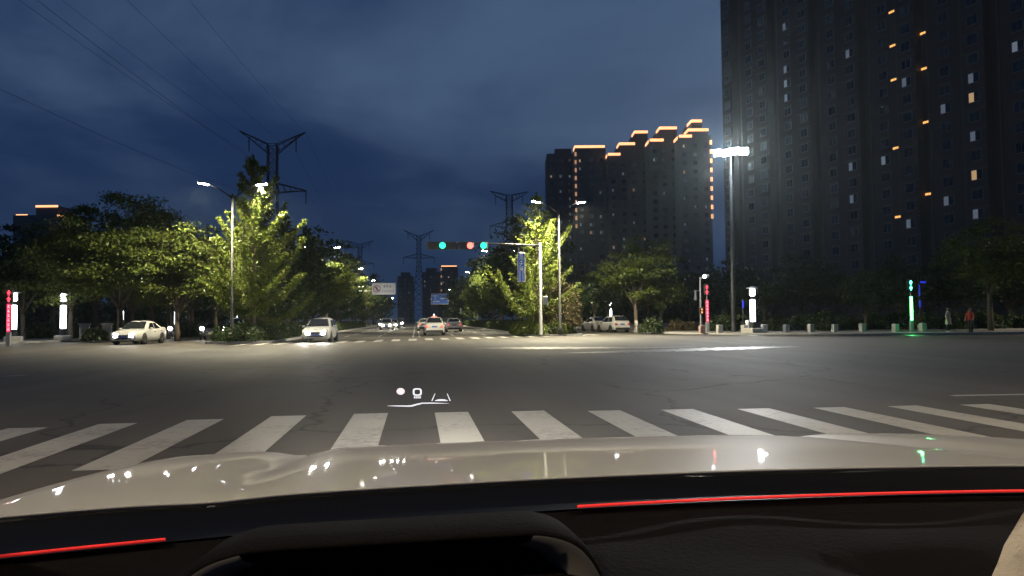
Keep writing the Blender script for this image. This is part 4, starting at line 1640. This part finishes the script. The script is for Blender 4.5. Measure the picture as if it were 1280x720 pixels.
# the big slab on the right: its long side comes towards the camera
p0, p1 = base(911, 172), base(1300, 106)
d = (p1 - p0)
Lb = d.length
u = d.normalized()
rz = math.atan2(u.y, u.x)
slab = empty('apartment_block', p0, rz, 'huge dark apartment block filling the upper right, a few windows lit', 'building')
HB = 102.0
DEP = 16
MB().box((Lb / 2 + 6, DEP / 2, HB / 2), (Lb + 12, DEP, HB)).build('wall', WALL, slab)
BAY = 6.0
nb = int((Lb + 10) // BAY)
for k in range(nb):
    if k % 2 == 0:
        MB().box((k * BAY + 3, -0.7, HB / 2), (3.6, 1.4, HB - .2)).build('bay', WALL, slab)
for k in range(nb + 1):
    MB().box((k * BAY + 0.12, -0.12, HB / 2), (0.35, 0.24, HB - 1)).build('pilaster', TRIM, slab)
b = MB()
for fl in range(1, 33):
    for k in range(nb):
        y = -1.46 if k % 2 == 0 else -0.05
        w = 3.66 if k % 2 == 0 else 2.1
        b.box((k * BAY + 3, y, fl * 3.0 - .28), (w, .14, .16))
o = b.build('floor_bands', TRIM, slab)
tag(o, kind='stuff')
WM = {k: win_mesh(1.7, 1.5, m_) for k, m_ in (('dark', GLASSD), ('warm', E_WARM), ('pale', E_PALE), ('dim', E_DIMW))}
WS = win_mesh(1.5, 0.42, E_ORANGE, both=True)
WF = {k: win_mesh(1.2, 1.0, m_) for k, m_ in (('warm', E_WARM), ('pale', E_PALE), ('dim', E_DIMW))}
SLIT = win_mesh(1.5, 0.42, GLASSD)


def project(P_):
    v = P_ - EYE
    z = v.dot(fw)
    return 640 + FPX * v.dot(rt) / z, 360 - FPX * v.dot(up) / z


rw = random.Random(4)
lit_px = [(983, 32, 'dim'), (986, 86, 'dim'), (986, 100, 'pale'), (986, 118, 'pale'), (1068, 60, 'dim'), (1072, 216, 'dim'), (1096, 192, 'pale'), (1157, 132, 'warm'), (1221, 165, 'dim'), (1250, 70, 'pale'), (1218, 112, 'warm'), (1214, 87, 'dim'), (1217, 212, 'warm'), (1174, 245, 'dim'), (1160, 275, 'dim'), (1215, 268, 'dim'), (1082, 250, 'dim'), (1128, 105, 'dim'), (1174, 125, 'dim')]
orange_px = [(1101, 18), (1146, 33), (1102, 58), (1148, 77), (1104, 98), (1150, 164), (1106, 181), (1153, 252), (1108, 262)]
Rm = Matrix.Rotation(rz, 4, 'Z')


def wpos(x, y, z):
    return p0 + (Rm @ Vector((x, y, z)))


cells = []
for fl in range(1, 33):
    for k in range(nb):
        yy = -1.405 if k % 2 == 0 else -0.005
        q = wpos(k * BAY + 3, yy, fl * 3.0 + 1.6)
        px, py = project(q)
        if -25 < py < 345 and 905 < px < 1310:
            cells.append([px, py, k, fl, yy])
choice = {}
for lx, ly, m_ in lit_px:
    j = min(range(len(cells)), key=lambda i: abs(cells[i][0] - lx) + abs(cells[i][1] - ly))
    choice[j] = m_
for i, (px, py, k, fl, yy) in enumerate(cells):
    o = bpy.data.objects.new('window', WM[choice.get(i, 'dark')])
    COL.objects.link(o)
    o.parent = slab
    o.location = (k * BAY + 3, yy, fl * 3.0 + 0.9)
# stair-landing slits between the bays, some lit orange
sl = []
for fl in range(2, 33):
    for k in range(1, nb):
        q = wpos(k * BAY + 5.55 if k % 2 else k * BAY + 5.4, -.0, fl * 3.0 + .3)
        px, py = project(q)
        if -25 < py < 330 and 905 < px < 1300:
            sl.append((px, py, k, fl))
orange = set()
for lx, ly in orange_px:
    orange.add(min(range(len(sl)), key=lambda i: abs(sl[i][0] - lx) + abs(sl[i][1] - ly)))
cols = {sl[i][2] for i in orange}
for i, (px, py, k, fl) in enumerate(sl):
    if i in orange:
        o = bpy.data.objects.new('landing_window', WS)
        COL.objects.link(o)
        o.parent = slab
        o.location = (k * BAY + 5.4, -.005, fl * 3.0 + .1)

# far towers with gold light lines along their stepped roofs
DIMWIN = win_mesh(1.4, 1.4, E_DIMW)


def tower(px0, px1, ytop, d, label, crown, dep=18, lit=(), seed=1, edges=(), yaw=None, rows=24, group='far towers with lit roofs'):
    """crown: list of (u0, u1, extra height, gold?) blocks along the roof, u across the front"""
    a, c = base(px0, d), base(px1, d)
    w = (c - a).length
    ang_ = math.atan2((c - a).y, (c - a).x)
    t = empty('apartment_tower', a, ang_, label, 'building', group)
    h = hgt((px0 + px1) / 2, ytop, d)
    MB().box((w / 2, dep / 2, h / 2), (w, dep, h)).build('wall', WALL2, t)
    for u0, u1, ex, gold in crown:
        cw = (u1 - u0) * w
        if ex > 0:
            MB().box(((u0 + u1) / 2 * w, dep / 2, h + ex / 2), (cw - .05, dep * .75, ex)).build('roof_block', WALL2, t)
        if gold:
            yf_ = dep * .125 if ex > 0 else 0
            zt_ = h + ex
            b = MB()
            b.box(((u0 + u1) / 2 * w, yf_ - .2, zt_ - .25), (cw, .35, .9))
            b.box((u0 * w, dep * .3, zt_ - .25), (.35, dep * .35, .9))
            b.build('light_line', E_GOLD, t)
    for ue, z0, z1, st in edges:
        me = MB().box((0, 0, 0), (.7, .3, 1.5)).mesh('edge_light', E_GOLD if ue > .5 else E_GOLDD)
        z = h * z0
        while z < h * z1:
            o = bpy.data.objects.new('edge_light', me)
            COL.objects.link(o)
            o.parent = t
            o.location = (ue * w, -.25, z)
            z += st
    # dark windows: too far to tell apart, one joined grid; the lit ones are single parts
    b = MB()
    nfl = int(h / 3.1)
    nc = max(3, int(w / 3.4))
    for fl in range(2, nfl):
        for k in range(nc):
            b.box(((k + .5) * w / nc, -.03, fl * 3.1 + .2), (1.5, .10, 1.4))
    tag(b.build('dark_windows', GLASSD, t), kind='stuff')
    rr = random.Random(seed)
    for k in range(rows):
        fl, cc = rr.randrange(4, nfl), rr.randrange(nc)
        o = bpy.data.objects.new('window', rr.choice([WF['dim'], WF['dim'], WF['pale'], WF['warm'] if rr.random() < .5 else WF['pale']]))
        COL.objects.link(o)
        o.parent = t
        o.location = ((cc + .5) * w / nc, -.09, fl * 3.1 - .5)
    return t


tower(686, 721, 190, 300, 'dark apartment tower, leftmost of the group with no gold roof line', [(.3, .9, 2.5, False)], seed=3, rows=16)
tower(722, 760, 184, 285, 'apartment tower with a gold outlined flat roof and left edge', [(0, 1, 1.6, True)], seed=4, edges=((0.0, .55, .98, 3.1),), rows=12)
tower(763, 815, 190, 280, 'apartment tower with gold roof lines stepping up in three', [(0, .30, 0, True), (.30, .68, 4.5, True), (.68, 1, 9, True)], seed=5, rows=14)
tower(816, 852, 172, 270, 'apartment tower with two stepped gold roof lines right of centre', [(0, .48, 0, True), (.40, 1, 5.0, True)], seed=6, rows=10)
tower(853, 893, 167, 262, 'tallest apartment tower with gold roof and a column of lights down its edge', [(0, .4, 0, True), (.35, .98, 2.8, True), (.45, .78, 6.0, True)], seed=7, edges=((.995, .56, .97, 3.3),), rows=10)
tower(14, 84, 268, 330, 'far building top with gold roof lights above the dark trees at left', [(0, .2, .5, True), (.35, .75, 4.5, True), (.8, 1, 0, True)], seed=8, rows=4)
tower(552, 571, 333, 470, 'distant tower with a single gold roof line at the end of the road', [(0, 1, .5, True)], dep=14, seed=9, edges=((0.0, .3, .95, 4.5),), rows=4)
tower(528, 550, 340, 520, 'distant dark tower left of the gold-topped one at the road end', [(.2, .8, 3, False)], dep=14, seed=10, rows=3)
tower(497, 515, 345, 560, 'distant dark slab above the far oncoming lights', [(.2, .8, 3, False)], dep=14, seed=11, rows=2)


# ------------------------------------------------------------------ pylons and wires
def pylon(x, y, h, label, arms=6.0, rz=0.0):
    t = empty('power_pylon', (x, y, 0), rz, label, 'pylon')
    b = MB()
    wtop, wbot = 0.85, 3.4

    def hw_(z):
        return wbot + (wtop - wbot) * min(1, z / (h * .62))
    lv = [0]
    while lv[-1] < h * .93:
        lv.append(lv[-1] + max(1.8, hw_(lv[-1]) * 1.55))
    r_ = 0.10
    cs = ((-1, -1), (1, -1), (1, 1), (-1, 1))
    for z0, z1 in zip(lv, lv[1:]):
        a, c = hw_(z0), hw_(z1)
        for k in range(4):
            q = cs[(k + 1) % 4]
            p = cs[k]
            b.tube([(p[0] * a, p[1] * a, z0), (p[0] * c, p[1] * c, z1)], r_, 4, False)
            b.tube([(p[0] * a, p[1] * a, z0), (q[0] * c, q[1] * c, z1)], r_ * .6, 4, False)
            b.tube([(q[0] * a, q[1] * a, z0), (p[0] * c, p[1] * c, z1)], r_ * .6, 4, False)
            b.tube([(p[0] * c, p[1] * c, z1), (q[0] * c, q[1] * c, z1)], r_ * .6, 4, False)
    b.build('lattice_mast', DARKSTEEL, t)
    zt_ = lv[-1]
    for s in (-1, 1):
        for (z0, ze, w, nm) in ((zt_ - 1.2, h, arms, 'upper_arm'), (zt_ - h * .23, zt_ - h * .235, arms * 1.05, 'lower_arm')):
            b = MB()
            for yy in (-.7, .7):
                b.tube([(s * .8, yy, z0 + 1.2), (s * w, yy * .1, ze)], .09, 4, False)
                b.tube([(s * .8, yy, z0 - .6), (s * w * (.72), yy * .3, ze - (1.3 if nm == 'upper_arm' else .1)), (s * w, yy * .1, ze - .05)], .09, 4, False)
                n_ = 5
                for k in range(n_):
                    f0, f1 = k / n_, (k + .5) / n_
                    b.tube([(s * (.8 + (w - .8) * f0), yy * (1 - f0), z0 + 1.2 + (ze - z0 - 1.2) * f0), (s * (.8 + (w - .8) * f1), yy * (1 - f1), z0 - .6 + (ze - z0 + .4) * f1)], .05, 4, False)
            b.build(nm, DARKSTEEL, t)
            xi = s * w * (.72 if nm == 'upper_arm' else .98)
            zi = (ze - 1.3) if nm == 'upper_arm' else ze
            b = MB()
            b.lathe((xi, 0, zi - 2.6), [(.04, 0), (.14, .3), (.06, .5), (.14, .8), (.06, 1.0), (.14, 1.3), (.06, 1.5), (.14, 1.8), (.05, 2.6)], 8)
            b.build('insulator', BLACK, t)
    return t


PY = [(base(340, 142), hgt(340, 162, 142), 6.1), (base(450, 330), hgt(450, 300, 330), 6.0), (base(638, 215), hgt(638, 238, 215), 5.5), (base(524, 300), hgt(524, 287, 300), 6.0)]
labs = ('nearest lattice power pylon rising behind the lit conifer on the left', 'far lattice power pylon above the left tree row', 'lattice power pylon mostly hidden behind the right conifer', 'far lattice power pylon above the end of the road')
for (p, h, a), lab in zip(PY, labs):
    pylon(p.x, p.y, h, lab, a)


def wire(a, c, sag, label, group):
    P_ = []
    for k in range(41):
        t_ = k / 40
        q = Vector(a).lerp(Vector(c), t_)
        q.z -= sag * 4 * t_ * (1 - t_)
        P_.append(q)
    o = MB().tube(P_, 0.018, 4, False).build('power_line', BLACK)
    return tag(o, label, 'power line', group)


p, h, a = PY[0]
far, hf, af = PY[1]
nearp = Vector((p.x - 2, -140, 0))
for s, z, w, lab in ((-1, h, 1.0, 'outer left upper power line running from the near pylon out of the top left'), (-1, h - 4.2, .72, 'inner left power line running from the near pylon out of the top left'), (1, h, 1.0, 'outer right upper power line running from the near pylon out of the top'),
                     (1, h - 4.2, .72, 'inner right power line running from the near pylon out of the top'), (-1, h * .70, 1.03, 'lowest left power line running from the near pylon past the left edge'), (1, h * .70, 1.03, 'lowest right power line running from the near pylon to the upper left')):
    wire((p.x + s * a * w, p.y, z), (nearp.x + s * a * w, nearp.y, z), 7.0, lab, 'power lines to the near pylon')
    wire((p.x + s * a * w, p.y, z), (far.x + s * af * w, far.y, z * hf / h), 5.0, lab.split(' power line')[0] + ' power line strung from the near pylon on to the far one', 'power lines between the pylons')

# ------------------------------------------------------------------ the camera's own car
own = empty('own_car', (0.35, 0, 0), 0, 'white car whose bonnet and dark dashboard fill the bottom of the photo', 'car')
HOOD = mat('bonnet_paint', (0.40, 0.395, 0.38), 0.45, coat=0.7, var=0.10, scale=5, spec=0.08)


def hood_z(u, y):
    s = y - 1.0
    z = 1.188 - .07 * s - .045 * s * s
    au = abs(u)
    z -= .016 * math.exp(-((au - .60 - .03 * s) / .055) ** 2) * min(1, max(0, s) * 2.2 + .2)
    if au > .87:
        z -= .12 * ((au - .87) / .105) ** 2
    z -= .008 * (u / .8) ** 2
    yf_ = 2.30 - .30 * (u / .9) ** 2
    if y > yf_ - .25:
        z -= .9 * (y - yf_ + .25) ** 2
    return z


def rear_y(u):
    return 0.985 - .10 * (u / .9) ** 2


rows = []
for i in range(61):
    u_ = -.975 + 1.95 * i / 60
    y0_ = rear_y(u_)
    y1_ = 2.42 - .30 * (u_ / .9) ** 2
    rows.append([(u_, y0_ + (y1_ - y0_) * j / 40, hood_z(u_, y0_ + (y1_ - y0_) * j / 40)) for j in range(41)])
lip = MB()
lip.grid([[(p_[0][0], p_[0][1] + .004, p_[0][2] - .006), (p_[0][0], p_[0][1] - .002, p_[0][2] - .002), p_[0]] for p_ in rows])
bon = MB().grid(rows)
bon.build('bonnet', HOOD, own, True)
lip.build('bonnet_edge', HOOD, own, True)
for s in (-1, 1):
    b = MB()
    V = []
    for j in range(31):
        y_ = .75 + j * (2.15 - .75) / 30
        zt_ = hood_z(.975, max(y_, rear_y(.975)))
        V.append([(s * .977, y_, zt_), (s * .995, y_, zt_ - .10), (s * .995, y_, zt_ - .4), (s * .96, y_, .45)])
    b.grid(V).build('fender', HOOD, own, True)
V = [[(u_ / 10, 2.42 - .30 * (u_ / 9) ** 2 + dy, z_) for dy, z_ in ((-.001, hood_z(u_ / 10, 2.42 - .30 * (u_ / 9) ** 2)), (.12, .85), (.16, .6), (.10, .3))] for u_ in range(-9, 10)]
MB().grid(V).build('front_bumper', HOOD, own, True)
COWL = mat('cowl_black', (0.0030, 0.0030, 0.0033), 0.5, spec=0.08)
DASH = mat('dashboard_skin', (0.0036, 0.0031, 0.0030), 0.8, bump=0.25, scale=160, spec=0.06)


def strip_y(u):
    return .795 - .09 * (u / .8) ** 2


V = []
for i in range(41):
    u_ = -.93 + 1.86 * i / 40
    y0_, y1_ = rear_y(u_) - .006, strip_y(u_)
    zz0, zz1 = hood_z(u_, rear_y(u_)) - .006, 1.196 - .01 * u_ * u_
    V.append([(u_, y0_ + (y1_ - y0_) * k / 6, zz0 + (zz1 - zz0) * k / 6 - .018 * math.sin(math.pi * k / 6)) for k in range(7)])
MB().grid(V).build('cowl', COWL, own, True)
# wiper blade lying in the cowl
MB().tube([(0.05, .93, 1.163), (.35, .935, 1.168), (.62, .905, 1.166)], [.006, .008, .006], 8).build('wiper', BLACK, own, True)
# dashboard pad with a few shallow dips
V = []
for i in range(81):
    u_ = -.93 + 1.86 * i / 80
    y1_ = strip_y(u_) - .004
    r_ = []
    for k in range(25):
        y_ = y1_ - (y1_ - .22) * k / 24
        z_ = 1.188 - .01 * u_ * u_ - .04 * (k / 24) - .10 * max(0, k / 24 - .55) ** 2
        z_ += .003 * math.sin(u_ * 17 + 2) * math.sin(k * .9)
        if .02 < u_ < .95:
            z_ -= .012 * math.exp(-((y_ - .64 + .02 * math.sin(u_ * 9)) / .018) ** 2) * (0.5 + .5 * math.sin(u_ * 14 + .4)) ** 2
        r_.append((u_, y_, z_))
    V.append([(u_, strip_y(u_) + .012, 1.186 - .01 * u_ * u_), (u_, strip_y(u_) + .001, 1.1945 - .01 * u_ * u_)] + r_)
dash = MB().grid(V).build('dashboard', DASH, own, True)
for u0, u1, em_ in ((-.93, -.585, em('ambient_strip_dim', (1.0, 0.035, 0.03), 0.2)), (-.18, .93, E_STRIP)):
    P_ = [(u0 + (u1 - u0) * k / 24, strip_y(u0 + (u1 - u0) * k / 24) - .002, 1.199 - .01 * (u0 + (u1 - u0) * k / 24) ** 2) for k in range(25)]
    MB().tube(P_, .0015, 8).build('light_strip', em_, dash)

for s in (-1, 1):
    MB().grid([[(s * (.60 + .24 * k / 4), 2.42 - .30 * ((.60 + .24 * k / 4) / .9) ** 2 + yy, zz_) for yy, zz_ in ((.150, .86), (.190, .74))] for k in range(5)]).build('headlight', E_HEAD, own)
    light('SPOT', (s * .72, 2.75, .80), 9000, (1.0, .95, .86), .06, (0, 1, -.03), 36, .9, own)

MB().grid([[(x_, y_, z_) for y_, z_ in ((.88, .30), (.88, 1.163))] for x_ in (-.95, -.5, 0, .5, .95)]).build('firewall', BLACK, own)

# instrument binnacle: an arched visor open to the driver, dark screen inside
cx_ = -0.372
prof = [(-.215, 1.10), (-.205, 1.150), (-.186, 1.178), (-.156, 1.203), (-.13, 1.213), (-.10, 1.2165), (0, 1.218), (.10, 1.2195), (.135, 1.218), (.163, 1.206), (.181, 1.18), (.188, 1.15), (.19, 1.10)]


def smooth_path(pr_, n_=6):
    out = []
    for i in range(len(pr_) - 1):
        p_0, p_1, p_2, p_3 = pr_[max(i - 1, 0)], pr_[i], pr_[i + 1], pr_[min(i + 2, len(pr_) - 1)]
        for k in range(n_):
            t_ = k / n_
            out.append(tuple(.5 * (2 * p_1[j] + (p_2[j] - p_0[j]) * t_ + (2 * p_0[j] - 5 * p_1[j] + 4 * p_2[j] - p_3[j]) * t_ ** 2 + (3 * p_1[j] - p_0[j] - 3 * p_2[j] + p_3[j]) * t_ ** 3) for j in (0, 1)))
    return out + [pr_[-1]]


sp = smooth_path(prof)
zi_ = lambda z, f: 1.10 + (z - 1.10) * f
V = [[(cx_ + x * .96, .735, z - .020), (cx_ + x * .99, .715, z - .004), (cx_ + x, .66, z), (cx_ + x, .638, z - .001), (cx_ + x * .985, .633, zi_(z, .97)), (cx_ + x * .965, .637, zi_(z, .945)), (cx_ + x * .95, .70, zi_(z, .90))] for x, z in sp]
bn = MB().grid(V).build('instrument_binnacle', DASH, own, True)
TRIMS = mat('binnacle_trim', (0.16, 0.145, 0.13), 0.35, 0.2)
for i0, i1 in ((0, 26), (45, len(sp) - 1)):
    V = [[(cx_ + x * .982, .6318, zi_(z, .968)), (cx_ + x * .95, .631, zi_(z, .93)), (cx_ + x * .86, .640, zi_(z, .88)), (cx_ + x * .80, .672, zi_(z, .85))] for x, z in sp[i0:i1 + 1]]
    MB().grid(V).build('trim_end', TRIMS, bn, True)
V = [[(cx_ + x * .955, .69, z0) for z0 in (1.02, zi_(z, .92))] for x, z in sp]
MB().grid(V).build('screen', mat('dark_screen', (0.003, 0.003, 0.0035), 0.4, spec=.1), bn)
# roof, header and pillars keep the street light off the dashboard
ROOFM = mat('headliner', (0.10, 0.095, 0.09), 0.9)
V = [[(u_ / 10, y_, 1.70 - .03 * (u_ / 8) ** 2 + (.03 if y_ < .0 else 0)) for y_ in (.12, -.3, -.8, -1.5)] for u_ in range(-7, 8)]
MB().grid(V).build('roof_lining', ROOFM, own, True)
for s in (-1, 1):
    MB().tube([(s * .90, .84, 1.15), (s * .83, .55, 1.40), (s * .72, .12, 1.69)], .035, 10).build('windscreen_pillar', BLACK, own, True)
    V = [[(s * .90, y_, z_) for z_ in (.5, 1.15)] for y_ in (.85, -.2, -1.5)]
    MB().grid(V).build('door_panel', DASH, own)

# head-up display: projected light built as glowing marks floating free, with no glass
HUDD = 0.86


def hud_pt(px, py):
    """point of an unbuilt raked plane under a sight line"""
    n_ = Vector((0, .62, .78))
    d_ = ray(px, py)
    q0 = Vector((0, .80, 1.30))
    t_ = (q0 - EYE).dot(n_) / d_.dot(n_)
    return EYE + d_ * t_ - Vector((.35, 0, 0))


hud = empty('head_up_display')
hud.parent = own


def hud_poly(rows_, m_, name):
    b = MB()
    b.grid([[tuple(hud_pt(*q)) for q in r_] for r_ in rows_]).build(name, m_, hud)


def ring(cx0, cy0, ro, ri, n_=24, p_=2.0, sx=1.0):
    r1, r2_ = [], []
    for k in range(n_ + 1):
        a_ = 2 * math.pi * k / n_
        c0, s0 = math.cos(a_), math.sin(a_)
        f = (abs(c0) ** p_ + abs(s0) ** p_) ** (-1 / p_)
        r1.append((cx0 + ro * sx * c0 * f, cy0 + ro * s0 * f))
        r2_.append((cx0 + ri * sx * c0 * f, cy0 + ri * s0 * f))
    return [r1, r2_]


hud_poly(ring(500.8, 489.2, 4.2, 0.01, 24, 2, 1.22), E_HUDP, 'round_mark')
hud_poly(ring(521.6, 490.0, 4.7, 3.0, 28, 3.5, 1.2), E_HUD, 'speed_digit')
for k in range(4):
    x_ = 517.4 + k * 2.3
    hud_poly([[(x_, 495.4), (x_ + 1.7, 495.4)], [(x_, 497.9), (x_ + 1.7, 497.9)]], E_HUD, 'unit_mark')
hud_poly([[(543.4, 492), (544.2, 492)], [(539.2, 501), (540.6, 501)]], E_HUD, 'lane_mark')
hud_poly([[(558.6, 492), (559.4, 492)], [(562.0, 501), (563.4, 501)]], E_HUD, 'lane_mark')
hud_poly([[(544.5, 500.2), (548, 499.2), (551.5, 498.9), (555, 499.2), (559, 500.2)], [(543.6, 501.2), (548, 501.2), (551.5, 501.2), (555, 501.2), (559.8, 501.2)]], E_HUD, 'car_mark')
hud_poly([[(484, 507.2), (495, 506.8), (510, 506.9), (514.5, 506.4), (520, 504.9), (527, 503.4), (540, 503.2), (561, 504.2)], [(484, 507.4), (495, 507.9), (511, 508.5), (516, 508.0), (521.5, 506.3), (528, 504.7), (540, 504.5), (561, 504.4)]], E_HUD, 'base_line')

# crumpled tissue standing on the right of the dashboard
CLOTH = mat('tissue', (0.50, 0.45, 0.38), 0.95, var=0.12, scale=20, bump=0.4)
V = []
for i in range(13):
    a_ = 2 * math.pi * i / 12
    r_ = []
    for k in range(9):
        t_ = k / 8
        w = (.075 - .028 * t_) * (1 + .16 * math.sin(3 * a_ + 1.2 * t_ + .4) + .06 * math.sin(7 * a_ + 3 * t_))
        if t_ > .93:
            w *= .75
        r_.append((w * math.cos(a_) * 1.2 - .02 * t_, w * math.sin(a_) * (1 - .8 * t_), .115 * t_ + .012 * math.sin(2 * a_ + 1) * t_))
    V.append(r_)
tb = MB().grid(V)
o_ = len(tb.v)
tb.v.append((-.02, 0, .120))
for i in range(12):
    tb.f.append((i * 9 + 8, (i + 1) * 9 + 8, o_)); tb.m.append(0)
tp = at(1318, 680, .60)
o = tb.build('tissue_pack', CLOTH, None, True, (tp.x, tp.y, 1.125))
o.rotation_euler = (0, 0, .5)
tag(o, 'pale beige crumpled tissue standing on the dashboard at the lower right corner', 'tissue')

# ------------------------------------------------------------------ thin haze volume added over the whole place to give lamps a glow
hz = MB().box((0, 700, 60), (2400, 1760, 126))
m, n, l = _new('haze_air')
n.remove(n['Principled BSDF'])
v = n.new('ShaderNodeVolumePrincipled')
v.inputs['Color'].default_value = (0.78, 0.93, 1.0, 1)
v.inputs['Density'].default_value = 0.00025
v.inputs['Anisotropy'].default_value = 0.82
l.new(v.outputs[0], n['Material Output'].inputs['Volume'])
tag(hz.build('haze', m), kind='stuff')

bpy.context.view_layer.update()
